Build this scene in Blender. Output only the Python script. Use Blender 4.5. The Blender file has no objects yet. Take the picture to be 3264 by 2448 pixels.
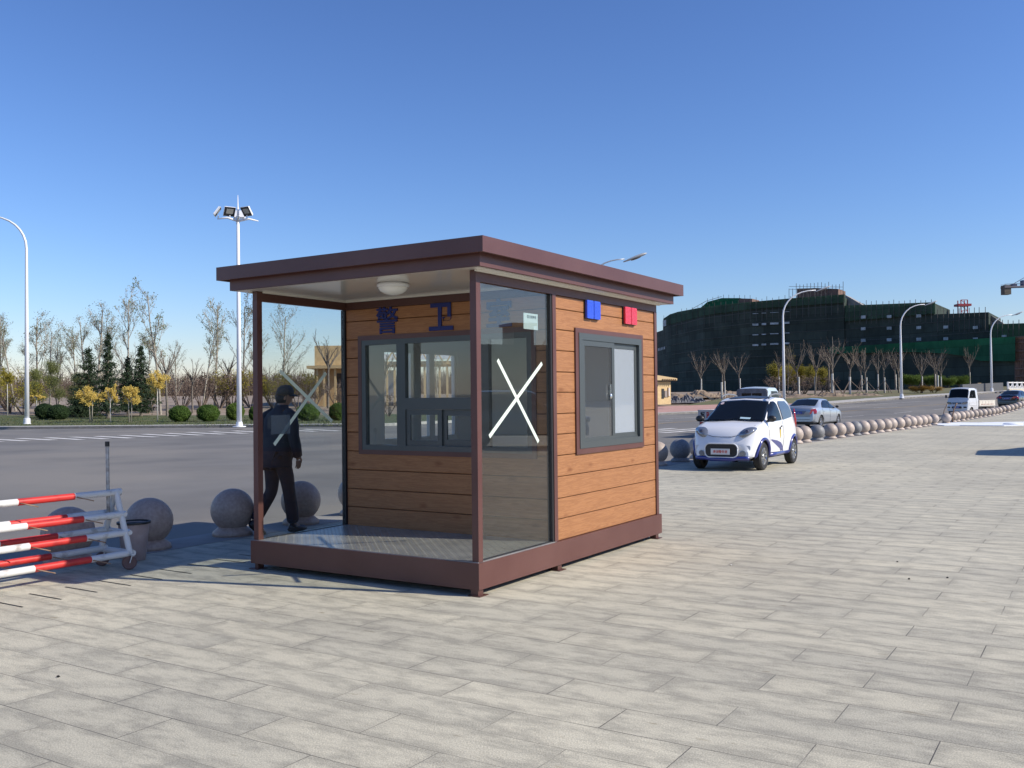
import bpy, bmesh, math, random
from mathutils import Vector, Matrix
from math import sin, cos, pi, radians, sqrt, atan2, floor

scene = bpy.context.scene
COL = scene.collection
# ------------------------------------------------------------------ camera
F, PITCH, ROLL, H = 3010.0, 0.0145, -0.0108, 1.54
FW = Vector((0, cos(PITCH), sin(PITCH)))
_r = Vector((1, 0, 0)); _u = _r.cross(FW)
RT = _r*cos(ROLL) + _u*sin(ROLL)
UP = -_r*sin(ROLL) + _u*cos(ROLL)
cam_d = bpy.data.cameras.new('camera'); cam = bpy.data.objects.new('camera', cam_d); COL.objects.link(cam)
m = Matrix((RT, UP, -FW)).transposed().to_4x4(); m.translation = Vector((0, 0, H)); cam.matrix_world = m
cam_d.sensor_width = 36; cam_d.lens = 36*F/3264; cam_d.clip_end = 6000; cam_d.clip_start = .05
scene.camera = cam
# ------------------------------------------------------------------ sky and sun
SUN_EL, SUN_AZ = radians(36), atan2(.963, -.27)
w = bpy.data.worlds.new('World'); scene.world = w; w.use_nodes = True
nt = w.node_tree; nt.nodes.clear()
sky = nt.nodes.new('ShaderNodeTexSky'); sky.sky_type = 'NISHITA'; sky.sun_disc = False
sky.sun_elevation = SUN_EL; sky.sun_rotation = SUN_AZ
sky.air_density = 1.2; sky.dust_density = .3; sky.ozone_density = 10; sky.altitude = 0
bg = nt.nodes.new('ShaderNodeBackground'); bg.inputs[1].default_value = .085
wo = nt.nodes.new('ShaderNodeOutputWorld')
gm = nt.nodes.new('ShaderNodeGamma'); gm.inputs[1].default_value = 1.28
tn = nt.nodes.new('ShaderNodeMix'); tn.data_type = 'RGBA'; tn.blend_type = 'MULTIPLY'; tn.inputs[0].default_value = 1; tn.inputs[7].default_value = (1.317, 1, .937, 1)
nt.links.new(sky.outputs[0], gm.inputs[0]); nt.links.new(gm.outputs[0], tn.inputs[6]); nt.links.new(tn.outputs[2], bg.inputs[0]); nt.links.new(bg.outputs[0], wo.inputs[0])
sd = bpy.data.lights.new('sun', 'SUN'); sd.energy = 4.7; sd.angle = radians(.53); sd.color = (1, .915, .79)
so = bpy.data.objects.new('sun', sd); COL.objects.link(so)
sdir = Vector((sin(SUN_AZ)*cos(SUN_EL), cos(SUN_AZ)*cos(SUN_EL), sin(SUN_EL)))
so.rotation_euler = sdir.to_track_quat('Z', 'Y').to_euler(); so.location = (0, 0, 60)
scene.view_settings.view_transform = 'Standard'; scene.view_settings.look = 'None'
scene.view_settings.exposure = .3; scene.view_settings.gamma = 1
# ------------------------------------------------------------------ pixel helpers (photo pixels -> ground points)
GRID = 8.0
def zr(d):
    xs = [0, 76, 90, 108, 129, 160, 210]; zs = [0, 0, .32, 1.1, 1.75, 2.4, 2.75]
    if d >= 210: return 2.75
    for i in range(6):
        if d <= xs[i+1]: return zs[i]+(zs[i+1]-zs[i])*(d-xs[i])/(xs[i+1]-xs[i])
def zt(x, y):   # terrain height, piecewise linear over a triangle grid
    i, j = floor(x/GRID), floor(y/GRID); a, b = x/GRID-i, y/GRID-j
    z = lambda p, q: zr(sqrt((p*GRID)**2+(q*GRID)**2))
    z00, z11 = z(i, j), z(i+1, j+1)
    if a >= b: z10 = z(i+1, j); r = z00+(z10-z00)*a+(z11-z10)*b
    else: z01 = z(i, j+1); r = z00+(z11-z01)*a+(z01-z00)*b
    return r-.12
def ray(x, y): return FW + RT*((x-1632)/F) - UP*((y-1224)/F)
def gnd(x, y, dz=0.0):
    d = ray(x, y); t = 4.0
    while t < 900:
        p = d*t; p.z += H
        if p.z < zt(p.x, p.y)+dz: return p
        t += .2
    return p
def flat(x, y, z=0.0):
    d = ray(x, y); t = (z-H)/d.z; p = d*t; p.z += H; return p
def at(x, y, D):
    d = ray(x, y); p = d*(D/d.y); p.z += H; return p
def prj(p):
    q = Vector(p)-Vector((0, 0, H)); k = q.dot(FW); return 1632+F*q.dot(RT)/k, 1224-F*q.dot(UP)/k
# ------------------------------------------------------------------ materials
MATS = {}
def mat(name, col, rough=.6, metal=0., col2=None, scale=5., detail=4., bump=0., bscale=None, stretch=(1, 1, 1), spec=.5,
        contrast=(.35, .65), transl=0., coat=0., col3=None, scale3=1., wobble=0):
    if name in MATS: return MATS[name]
    m = bpy.data.materials.new(name); m.use_nodes = True; n = m.node_tree.nodes; l = m.node_tree.links
    b = n['Principled BSDF']; b.inputs['Roughness'].default_value = rough; b.inputs['Metallic'].default_value = metal
    b.inputs['Specular IOR Level'].default_value = spec
    b.inputs['Coat Weight'].default_value = coat; b.inputs['Coat Roughness'].default_value = .05
    b.inputs['Base Color'].default_value = (*col, 1)
    if col2 or bump:
        tc = n.new('ShaderNodeTexCoord'); mp = n.new('ShaderNodeMapping'); mp.inputs['Scale'].default_value = stretch
        l.new(tc.outputs['Object'], mp.inputs[0])
    if col2:
        no = n.new('ShaderNodeTexNoise'); no.inputs['Scale'].default_value = scale; no.inputs['Detail'].default_value = detail
        no.inputs['Distortion'].default_value = wobble
        l.new(mp.outputs[0], no.inputs['Vector'])
        cr = n.new('ShaderNodeValToRGB'); cr.color_ramp.elements[0].position = contrast[0]; cr.color_ramp.elements[1].position = contrast[1]
        cr.color_ramp.elements[0].color = (*col, 1); cr.color_ramp.elements[1].color = (*col2, 1)
        l.new(no.outputs[0], cr.inputs[0]); out = cr.outputs[0]
        if col3:
            n3 = n.new('ShaderNodeTexNoise'); n3.inputs['Scale'].default_value = scale3; n3.inputs['Detail'].default_value = 5
            l.new(mp.outputs[0], n3.inputs['Vector'])
            c3 = n.new('ShaderNodeValToRGB'); c3.color_ramp.elements[0].position = .48; c3.color_ramp.elements[1].position = .62
            l.new(n3.outputs[0], c3.inputs[0])
            mx = n.new('ShaderNodeMix'); mx.data_type = 'RGBA'; l.new(c3.outputs[0], mx.inputs[0]); l.new(out, mx.inputs[6])
            mx.inputs[7].default_value = (*col3, 1); out = mx.outputs[2]
        l.new(out, b.inputs['Base Color'])
    if bump:
        nb = n.new('ShaderNodeTexNoise'); nb.inputs['Scale'].default_value = bscale or scale*4; nb.inputs['Detail'].default_value = 6
        l.new(mp.outputs[0], nb.inputs['Vector'])
        bu = n.new('ShaderNodeBump'); bu.inputs['Strength'].default_value = bump; bu.inputs['Distance'].default_value = .02
        l.new(nb.outputs[0], bu.inputs['Height']); l.new(bu.outputs[0], b.inputs['Normal'])
    if transl:
        o = n['Material Output']; tr = n.new('ShaderNodeBsdfTranslucent'); ms = n.new('ShaderNodeMixShader')
        ms.inputs[0].default_value = transl
        if b.inputs['Base Color'].links: l.new(b.inputs['Base Color'].links[0].from_socket, tr.inputs[0])
        else: tr.inputs[0].default_value = (*col, 1)
        l.new(b.outputs[0], ms.inputs[1]); l.new(tr.outputs[0], ms.inputs[2]); l.new(ms.outputs[0], o.inputs[0])
    MATS[name] = m
    return m
def glass_mat(name, tint=(.8, .86, .84), ior=1.5, haze=0., hazecol=(.6, .65, .7)):
    if name in MATS: return MATS[name]
    m = bpy.data.materials.new(name); m.use_nodes = True; n = m.node_tree.nodes; l = m.node_tree.links
    n.clear(); o = n.new('ShaderNodeOutputMaterial'); t = n.new('ShaderNodeBsdfTransparent'); t.inputs[0].default_value = (*tint, 1)
    g = n.new('ShaderNodeBsdfGlossy'); g.inputs['Roughness'].default_value = 0.0; g.inputs[0].default_value = (1, 1, 1, 1)
    ge = n.new('ShaderNodeNewGeometry'); dt = n.new('ShaderNodeVectorMath'); dt.operation = 'DOT_PRODUCT'
    l.new(ge.outputs['Normal'], dt.inputs[0]); l.new(ge.outputs['Incoming'], dt.inputs[1])
    def mth(op, a, b_=None):
        q = n.new('ShaderNodeMath'); q.operation = op
        if isinstance(a, float): q.inputs[0].default_value = a
        else: l.new(a, q.inputs[0])
        if b_ is not None: q.inputs[1].default_value = b_
        return q.outputs[0]
    f0 = ((ior-1)/(ior+1))**2       # Schlick reflectance of one face, same from both sides
    om = n.new('ShaderNodeMath'); om.operation = 'SUBTRACT'; om.inputs[0].default_value = 1; l.new(mth('ABSOLUTE', dt.outputs['Value']), om.inputs[1])
    p5 = mth('POWER', om.outputs[0], 5.0); fr = n.new('ShaderNodeMath'); fr.operation = 'MULTIPLY_ADD'; l.new(p5, fr.inputs[0]); fr.inputs[1].default_value = 1-f0; fr.inputs[2].default_value = f0
    mx = n.new('ShaderNodeMixShader'); l.new(fr.outputs[0], mx.inputs[0])
    src = t.outputs[0]
    if haze:
        d = n.new('ShaderNodeBsdfDiffuse'); d.inputs[0].default_value = (*hazecol, 1); h = n.new('ShaderNodeMixShader')
        h.inputs[0].default_value = haze; l.new(t.outputs[0], h.inputs[1]); l.new(d.outputs[0], h.inputs[2]); src = h.outputs[0]
    l.new(src, mx.inputs[1]); l.new(g.outputs[0], mx.inputs[2]); l.new(mx.outputs[0], o.inputs[0])
    MATS[name] = m; return m
# ------------------------------------------------------------------ mesh builder
class MB:
    def __init__(s): s.v = []; s.f = []; s.mi = []; s.cur = 0
    def poly(s, pts):
        i = len(s.v); s.v += [tuple(p) for p in pts]; s.f.append(tuple(range(i, i+len(pts)))); s.mi.append(s.cur)
    def faces(s, pts, fs):
        i = len(s.v); s.v += [tuple(p) for p in pts]
        for f in fs: s.f.append(tuple(i+k for k in f)); s.mi.append(s.cur)
    def box(s, x0, x1, y0, y1, z0, z1, M=None):
        if x1 < x0: x0, x1 = x1, x0
        if y1 < y0: y0, y1 = y1, y0
        if z1 < z0: z0, z1 = z1, z0
        p = [Vector((x, y, z)) for z in (z0, z1) for y in (y0, y1) for x in (x0, x1)]
        if M: p = [M @ q for q in p]
        s.faces(p, [(0, 2, 3, 1), (4, 5, 7, 6), (0, 1, 5, 4), (2, 6, 7, 3), (0, 4, 6, 2), (1, 3, 7, 5)])
        return s
    def tube(s, pts, rad, n=8, cap=True):
        pts = [Vector(p) for p in pts]
        if not isinstance(rad, (list, tuple)): rad = [rad]*len(pts)
        rings = []; ref = None
        for i, p in enumerate(pts):
            t = (pts[min(i+1, len(pts)-1)]-pts[max(i-1, 0)])
            if t.length < 1e-9: t = Vector((0, 0, 1))
            t.normalize()
            if ref is None:
                ref = t.orthogonal().normalized()
            else:
                ref = (ref-t*ref.dot(t))
                ref = ref.normalized() if ref.length > 1e-6 else t.orthogonal().normalized()
            q = t.cross(ref)
            rings.append([p+(ref*cos(2*pi*k/n)+q*sin(2*pi*k/n))*rad[i] for k in range(n)])
        vs = [v for r in rings for v in r]; fs = []
        for i in range(len(rings)-1):
            for k in range(n):
                a = i*n+k; b = i*n+(k+1) % n; fs.append((a, b, b+n, a+n))
        if cap: fs.append(tuple(range(n))[::-1]); fs.append(tuple((len(rings)-1)*n+k for k in range(n)))
        s.faces(vs, fs); return s
    def lathe(s, prof, c=(0, 0, 0), n=20, axis='Z', M=None, cap=True):
        vs = []; fs = []
        for r, z in prof:
            for k in range(n):
                a = 2*pi*k/n
                v = Vector((r*cos(a), r*sin(a), z)) if axis == 'Z' else (Vector((r*cos(a), z, r*sin(a))) if axis == 'Y' else Vector((z, r*cos(a), r*sin(a))))
                if M: v = M @ v
                vs.append(v+Vector(c))
        for i in range(len(prof)-1):
            for k in range(n):
                a = i*n+k; b = i*n+(k+1) % n
                fs.append((a, b, b+n, a+n))
        if cap and prof[0][0] > 1e-6: fs.append(tuple(range(n))[::-1])
        if cap and prof[-1][0] > 1e-6: fs.append(tuple((len(prof)-1)*n+k for k in range(n)))
        s.faces(vs, fs); return s
    def ell(s, c, r, n=12, m_=8, M=None, jit=0., rnd=None):
        vs = []; fs = []
        for i in range(m_+1):
            th = pi*i/m_
            for k in range(n):
                a = 2*pi*k/n; q = 1+(rnd.uniform(-jit, jit) if jit and 0 < i < m_ else 0)
                v = Vector((r[0]*sin(th)*cos(a)*q, r[1]*sin(th)*sin(a)*q, r[2]*cos(th)*q))
                if M: v = M @ v
                vs.append(v+Vector(c))
        for i in range(m_):
            for k in range(n):
                a = i*n+k; b = i*n+(k+1) % n; fs.append((a, a+n, b+n, b))
        s.faces(vs, fs); return s
    def prism(s, poly, z0, z1, ax='Z'):
        n = len(poly)
        def P(a, b, z): return (a, b, z) if ax == 'Z' else ((a, z, b) if ax == 'Y' else (z, a, b))
        vs = [P(a, b, z0) for a, b in poly]+[P(a, b, z1) for a, b in poly]
        fs = [tuple(range(n))[::-1], tuple(range(n, 2*n))]+[(k, (k+1) % n, (k+1) % n+n, k+n) for k in range(n)]
        s.faces(vs, fs); return s
    def bar(s, a, b, wx, wz=None):   # square bar
        a, b = Vector(a), Vector(b); t = (b-a).normalized(); r = t.cross(Vector((0, 0, 1)))
        if r.length < 1e-4: r = Vector((1, 0, 0))
        r.normalize(); u = r.cross(t); wz = wz or wx
        vs = [p+r*(i*wx/2)+u*(j*wz/2) for p in (a, b) for i, j in ((-1, -1), (1, -1), (1, 1), (-1, 1))]
        s.faces(vs, [(0, 1, 2, 3), (7, 6, 5, 4), (0, 4, 5, 1), (1, 5, 6, 2), (2, 6, 7, 3), (3, 7, 4, 0)]); return s
    def mesh(s, name, mats, smooth=False):
        me = bpy.data.meshes.new(name); me.from_pydata(s.v, [], s.f)
        for q in (mats if isinstance(mats, (list, tuple)) else [mats]): me.materials.append(q)
        if len(me.materials) > 1: me.polygons.foreach_set('material_index', s.mi)
        if smooth:
            me.polygons.foreach_set('use_smooth', [True]*len(me.polygons))
        me.update(); return me
    def build(s, name, mats, parent=None, smooth=False, loc=None, fix=True, angle=None):
        me = s.mesh(name, mats, smooth or angle is not None)
        if fix and len(s.f) < 60000:
            bm = bmesh.new(); bm.from_mesh(me)
            if smooth or angle is not None: bmesh.ops.remove_doubles(bm, verts=bm.verts, dist=1e-5)
            bmesh.ops.recalc_face_normals(bm, faces=bm.faces)
            if angle is not None:
                for e in bm.edges:
                    if len(e.link_faces) != 2 or e.calc_face_angle(0) > radians(angle): e.smooth = False
            bm.to_mesh(me); bm.free()
        return link(name, me, parent, loc)
def link(name, me, parent=None, loc=None):
    o = bpy.data.objects.new(name, me); COL.objects.link(o)
    if parent: o.parent = parent
    if loc is not None: o.location = loc
    return o
def empty(name, loc=(0, 0, 0), rz=0, parent=None):
    o = bpy.data.objects.new(name, None); COL.objects.link(o); o.location = loc; o.rotation_euler = (0, 0, rz); o.empty_display_size = .2
    if parent: o.parent = parent
    return o
def tag(o, label=None, cat=None, group=None, kind=None):
    if label: o['label'] = label
    if cat: o['category'] = cat
    if group: o['group'] = group
    if kind: o['kind'] = kind
    return o
def kids(o): return [c for c in bpy.data.objects if c.parent == o]
def copy_tree(o, parent=None, ch=None):
    if ch is None:
        ch = {}
        for c in bpy.data.objects:
            if c.parent: ch.setdefault(c.parent.name, []).append(c)
    c = o.copy(); COL.objects.link(c); c.parent = parent
    for k in ch.get(o.name, []): copy_tree(k, c, ch)
    return c
def text_mesh(body, size, depth, mt, bold=0., name='lettering', parent=None):
    cu = bpy.data.curves.new('t', 'FONT'); cu.body = body; cu.size = size; cu.extrude = depth/2; cu.offset = bold
    cu.align_x = 'CENTER'; cu.align_y = 'CENTER'; cu.resolution_u = 3
    t = bpy.data.objects.new('t', cu); COL.objects.link(t)
    dg = bpy.context.evaluated_depsgraph_get(); me = bpy.data.meshes.new_from_object(t.evaluated_get(dg))
    bpy.data.objects.remove(t); me.materials.clear(); me.materials.append(mt)
    return link(name, me, parent)
def fit_text(o, cx, cz, wd, ht, plane):
    """scale the text mesh to wd x ht and stand it on a plane: plane = (origin, right, up, normal)"""
    xs = [v.co.x for v in o.data.vertices]; ys = [v.co.y for v in o.data.vertices]
    if not xs: return
    mx, my = (min(xs)+max(xs))/2, (min(ys)+max(ys))/2; sx, sy = wd/(max(xs)-min(xs)), ht/(max(ys)-min(ys))
    O_, R_, U_, N_ = [Vector(q) for q in plane]
    for v in o.data.vertices:
        p = O_+R_*(cx+(v.co.x-mx)*sx)+U_*(cz+(v.co.y-my)*sy)+N_*v.co.z; v.co = p
def clip(poly, a, b, c):   # keep a*x+b*y<=c
    out = []
    for i in range(len(poly)):
        p, q = poly[i], poly[(i+1) % len(poly)]; dp, dq = a*p[0]+b*p[1]-c, a*q[0]+b*q[1]-c
        if dp <= 0: out.append(p)
        if (dp < 0 < dq) or (dq < 0 < dp):
            t = dp/(dp-dq); out.append((p[0]+(q[0]-p[0])*t, p[1]+(q[1]-p[1])*t))
    return out
def drape(name, poly, dz, mt, kind='structure', mb=None, skirt=0):
    b = mb or MB(); G = GRID
    xs = [p[0] for p in poly]; ys = [p[1] for p in poly]
    for i in range(floor(min(xs)/G), floor(max(xs)/G)+1):
        col = clip(clip(poly, 1, 0, (i+1)*G), -1, 0, -i*G)
        if len(col) < 3: continue
        for j in range(floor(min(p[1] for p in col)/G), floor(max(p[1] for p in col)/G)+1):
            cell = clip(clip(col, 0, 1, (j+1)*G), 0, -1, -j*G)
            if len(cell) < 3: continue
            fl = max(zr(sqrt((p*G)**2+(q*G)**2)) for p in (i, i+1) for q in (j, j+1))
            parts = [cell] if fl == 0 else [clip(cell, -1, 1, (j-i)*G), clip(cell, 1, -1, (i-j)*G)]
            for t in parts:
                if len(t) < 3: continue
                ar = abs(sum(t[k][0]*t[(k+1) % len(t)][1]-t[(k+1) % len(t)][0]*t[k][1] for k in range(len(t))))
                if ar < 1e-5: continue
                cx = sum(p[0] for p in t)/len(t); cy = sum(p[1] for p in t)/len(t)
                # heights read on the facet's own side
                b.poly([(x, y, zt(x+(cx-x)*1e-5, y+(cy-y)*1e-5)+dz) for x, y in t])
    if mb: return None
    o = b.build(name, mt, fix=False)
    for p in o.data.polygons:
        if p.normal.z < 0: p.flip()
    if kind: o['kind'] = kind
    return o
def ribbon(mb, pts, wd, dz0, dz1, side=1, step=1.5):
    """kerb along a ground line: box of width wd to one side, from terrain+dz0 to terrain+dz1"""
    P = [Vector((p[0], p[1])) for p in pts]; S = []
    for a, c in zip(P, P[1:]):
        n = max(1, int((c-a).length/step))
        S += [a.lerp(c, k/n) for k in range(n)]
    S.append(P[-1]); vs = []
    for i, p in enumerate(S):
        t = (S[min(i+1, len(S)-1)]-S[max(i-1, 0)]).normalized(); nn = Vector((-t.y, t.x))*side
        q = p+nn*wd; za, zb = zt(p.x, p.y), zt(q.x, q.y)
        vs += [(p.x, p.y, za+dz0), (p.x, p.y, za+dz1), (q.x, q.y, zb+dz1), (q.x, q.y, zb+dz0)]
    fs = [(0, 1, 2, 3)]
    for i in range(len(S)-1):
        for k in range(4): a = i*4+k; c = i*4+(k+1) % 4; fs.append((a, c, c+4, a+4))
    fs.append(tuple(len(vs)-4+k for k in (3, 2, 1, 0)))
    mb.faces(vs, fs)

# ------------------------------------------------------------------ booth frame
BX, BY, TH = -.2718, 7.3225, 1.0075
UD = Vector((cos(TH), sin(TH), 0)); VD = Vector((-sin(TH), cos(TH), 0)); BO = Vector((BX, BY, 0))
def W(u, v, z=0): return BO+UD*u+VD*v+Vector((0, 0, z))
def uv(p): q = Vector((p[0], p[1], 0))-BO; return q.dot(UD), q.dot(VD)
# ------------------------------------------------------------------ ground
def paving_mat():
    m = bpy.data.materials.new('granite_paving'); m.use_nodes = True; n = m.node_tree.nodes; l = m.node_tree.links
    b = n['Principled BSDF']; b.inputs['Roughness'].default_value = .75; b.inputs['Specular IOR Level'].default_value = .35
    tc = n.new('ShaderNodeTexCoord'); s = n.new('ShaderNodeVectorMath'); s.operation = 'SUBTRACT'; s.inputs[1].default_value = (BX, BY, 0)
    l.new(tc.outputs['Object'], s.inputs[0])
    ru = n.new('ShaderNodeVectorMath'); ru.operation = 'DOT_PRODUCT'; ru.inputs[1].default_value = tuple(UD)
    rv = n.new('ShaderNodeVectorMath'); rv.operation = 'DOT_PRODUCT'; rv.inputs[1].default_value = tuple(VD)
    l.new(s.outputs[0], ru.inputs[0]); l.new(s.outputs[0], rv.inputs[0])
    au = n.new('ShaderNodeMath'); au.inputs[1].default_value = 1.49; l.new(ru.outputs['Value'], au.inputs[0])
    av = n.new('ShaderNodeMath'); av.inputs[1].default_value = 2.107-.459; l.new(rv.outputs['Value'], av.inputs[0])
    c = n.new('ShaderNodeCombineXYZ'); l.new(av.outputs[0], c.inputs[0]); l.new(au.outputs[0], c.inputs[1])
    br = n.new('ShaderNodeTexBrick'); br.offset = .5; br.inputs['Scale'].default_value = 1
    br.inputs['Brick Width'].default_value = .918; br.inputs['Row Height'].default_value = .31
    br.inputs['Mortar Size'].default_value = .0028; br.inputs['Mortar Smooth'].default_value = .2; br.inputs['Bias'].default_value = 0
    br.inputs['Color1'].default_value = (.398, .378, .308, 1); br.inputs['Color2'].default_value = (.46, .433, .345, 1)
    br.inputs['Mortar'].default_value = (.085, .08, .075, 1); l.new(c.outputs[0], br.inputs['Vector'])
    # worn lighter and darker stains, stretched along the slabs, cut off at slab edges by a per-slab shift
    mp = n.new('ShaderNodeMapping'); mp.inputs['Scale'].default_value = (1.0, 2.6, 1); l.new(c.outputs[0], mp.inputs[0])
    sh = n.new('ShaderNodeVectorMath'); sh.operation = 'MULTIPLY_ADD'; l.new(br.outputs['Color'], sh.inputs[0])
    sh.inputs[1].default_value = (8, 8, 0); l.new(mp.outputs[0], sh.inputs[2])
    n1 = n.new('ShaderNodeTexNoise'); n1.inputs['Scale'].default_value = 3.6; n1.inputs['Detail'].default_value = 12; n1.inputs['Roughness'].default_value = .70
    n1.inputs['Distortion'].default_value = .15; l.new(sh.outputs[0], n1.inputs['Vector'])
    r1 = n.new('ShaderNodeValToRGB'); r1.color_ramp.elements[0].position = .36; r1.color_ramp.elements[1].position = .54
    r1.color_ramp.elements[0].color = (.81, .81, .80, 1); r1.color_ramp.elements[1].color = (1.16, 1.155, 1.12, 1); br2 = n.new('ShaderNodeTexBrick'); br2.offset = .5; br2.inputs['Scale'].default_value = 1; br2.inputs['Brick Width'].default_value = .918; br2.inputs['Row Height'].default_value = .31
    br2.inputs['Mortar Size'].default_value = .11; br2.inputs['Mortar Smooth'].default_value = 1.0; l.new(c.outputs[0], br2.inputs['Vector'])     # damp, dirty slab margins
    ed_ = n.new('ShaderNodeMath'); ed_.operation = 'MULTIPLY_ADD'; l.new(br2.outputs['Fac'], ed_.inputs[0]); ed_.inputs[1].default_value = -.09; l.new(n1.outputs[0], ed_.inputs[2])
    l.new(ed_.outputs[0], r1.inputs[0])
    mx = n.new('ShaderNodeMix'); mx.data_type = 'RGBA'; mx.blend_type = 'MULTIPLY'; mx.inputs[0].default_value = 1
    br3 = n.new('ShaderNodeTexBrick'); br3.offset = .5; br3.inputs['Scale'].default_value = 1; br3.inputs['Brick Width'].default_value = .918; br3.inputs['Row Height'].default_value = .31
    br3.inputs['Mortar Size'].default_value = 0; br3.inputs['Bias'].default_value = 0; l.new(c.outputs[0], br3.inputs['Vector'])
    for q_ in ('Color1', 'Color2'): br3.inputs[q_].default_value = br.inputs[q_].default_value
    nj = n.new('ShaderNodeTexNoise'); nj.inputs['Scale'].default_value = 1.3; nj.inputs['Detail'].default_value = 3; l.new(tc.outputs['Object'], nj.inputs['Vector'])
    rj = n.new('ShaderNodeValToRGB'); rj.color_ramp.elements[0].position = .42; rj.color_ramp.elements[1].position = .60; rj.color_ramp.elements[0].color = (.35, .35, .35, 1); l.new(nj.outputs[0], rj.inputs[0])
    mj = n.new('ShaderNodeMix'); mj.data_type = 'RGBA'; l.new(rj.outputs[0], mj.inputs[0]); l.new(br3.outputs['Color'], mj.inputs[6]); l.new(br.outputs['Color'], mj.inputs[7])   # joints filled with dust in places
    l.new(mj.outputs[2], mx.inputs[6]); l.new(r1.outputs[0], mx.inputs[7])
    # large dirt areas + speckle
    n2 = n.new('ShaderNodeTexNoise'); n2.inputs['Scale'].default_value = .35; n2.inputs['Detail'].default_value = 5; l.new(tc.outputs['Object'], n2.inputs['Vector'])
    r2 = n.new('ShaderNodeValToRGB'); r2.color_ramp.elements[0].position = .35; r2.color_ramp.elements[1].position = .7
    r2.color_ramp.elements[0].color = (.88, .88, .88, 1); r2.color_ramp.elements[1].color = (1.1, 1.1, 1.09, 1); l.new(n2.outputs[0], r2.inputs[0])
    m2 = n.new('ShaderNodeMix'); m2.data_type = 'RGBA'; m2.blend_type = 'MULTIPLY'; m2.inputs[0].default_value = 1
    l.new(mx.outputs[2], m2.inputs[6]); l.new(r2.outputs[0], m2.inputs[7])
    n3 = n.new('ShaderNodeTexNoise'); n3.inputs['Scale'].default_value = 130; n3.inputs['Detail'].default_value = 3; l.new(tc.outputs['Object'], n3.inputs['Vector'])
    r3 = n.new('ShaderNodeValToRGB'); r3.color_ramp.elements[0].position = .36; r3.color_ramp.elements[1].position = .64
    r3.color_ramp.elements[0].color = (.78, .78, .78, 1); r3.color_ramp.elements[1].color = (1.2, 1.2, 1.2, 1); l.new(n3.outputs[0], r3.inputs[0])
    m3 = n.new('ShaderNodeMix'); m3.data_type = 'RGBA'; m3.blend_type = 'MULTIPLY'; m3.inputs[0].default_value = 1
    l.new(m2.outputs[2], m3.inputs[6]); l.new(r3.outputs[0], m3.inputs[7])
    # small dark spots
    n4 = n.new('ShaderNodeTexNoise'); n4.inputs['Scale'].default_value = 5; n4.inputs['Detail'].default_value = 2; l.new(mp.outputs[0], n4.inputs['Vector'])
    r4 = n.new('ShaderNodeValToRGB'); r4.color_ramp.elements[0].position = .69; r4.color_ramp.elements[1].position = .76
    r4.color_ramp.elements[0].color = (1, 1, 1, 1); r4.color_ramp.elements[1].color = (.72, .69, .64, 1); l.new(n4.outputs[0], r4.inputs[0])
    m4 = n.new('ShaderNodeMix'); m4.data_type = 'RGBA'; m4.blend_type = 'MULTIPLY'; m4.inputs[0].default_value = 1
    l.new(m3.outputs[2], m4.inputs[6]); l.new(r4.outputs[0], m4.inputs[7])
    l.new(m4.outputs[2], b.inputs['Base Color'])
    bu = n.new('ShaderNodeBump'); bu.inputs['Strength'].default_value = .35; bu.inputs['Distance'].default_value = .004
    inv = n.new('ShaderNodeMath'); inv.operation = 'MULTIPLY_ADD'; inv.inputs[1].default_value = -2; l.new(br.outputs['Fac'], inv.inputs[0]); l.new(n3.outputs[0], inv.inputs[2])
    l.new(inv.outputs[0], bu.inputs['Height']); l.new(bu.outputs[0], b.inputs['Normal'])
    return m
M_pave = paving_mat()
M_asph = mat('asphalt', (.135, .132, .125), .85, col2=(.18, .174, .162), scale=.35, detail=8, bump=.25, bscale=60, col3=(.205, .193, .172), scale3=.12, spec=.3)
def add_dust():      # beige dust swept against the bollard kerb
    n = M_asph.node_tree.nodes; l = M_asph.node_tree.links; b = n['Principled BSDF']; old = b.inputs['Base Color'].links[0].from_socket
    tc = n.new('ShaderNodeTexCoord'); s = n.new('ShaderNodeVectorMath'); s.operation = 'SUBTRACT'; s.inputs[1].default_value = (BX, BY, 0); l.new(tc.outputs['Object'], s.inputs[0])
    d = n.new('ShaderNodeVectorMath'); d.operation = 'DOT_PRODUCT'; d.inputs[1].default_value = tuple(VD); l.new(s.outputs[0], d.inputs[0])
    no = n.new('ShaderNodeTexNoise'); no.inputs['Scale'].default_value = .5; no.inputs['Detail'].default_value = 7; l.new(tc.outputs['Object'], no.inputs['Vector'])
    a = n.new('ShaderNodeMath'); a.operation = 'MULTIPLY_ADD'; a.inputs[1].default_value = 3.5; l.new(no.outputs[0], a.inputs[0]); l.new(d.outputs['Value'], a.inputs[2])
    r = n.new('ShaderNodeMapRange'); r.inputs['From Min'].default_value = 6.2; r.inputs['From Max'].default_value = 9.6; r.inputs['To Min'].default_value = .62; r.inputs['To Max'].default_value = 0; l.new(a.outputs[0], r.inputs['Value'])
    mx = n.new('ShaderNodeMix'); mx.data_type = 'RGBA'; l.new(r.outputs[0], mx.inputs[0]); l.new(old, mx.inputs[6]); mx.inputs[7].default_value = (.29, .255, .20, 1); l.new(mx.outputs[2], b.inputs['Base Color'])
add_dust()
M_earth = mat('bare_earth', (.20, .155, .115), .95, col2=(.29, .235, .18), scale=.4, detail=8)
M_grass = mat('dry_grass', (.045, .075, .02), .95, col2=(.10, .10, .042), scale=.9, detail=9, bump=.6, bscale=9)
M_grassR = mat('straw_grass', (.15, .125, .055), .95, col2=(.09, .10, .035), scale=.5, detail=9, bump=.6, bscale=9)
M_pink = mat('pink_paving', (.40, .225, .18), .9, col2=(.47, .28, .235), scale=3, detail=6)
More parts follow.
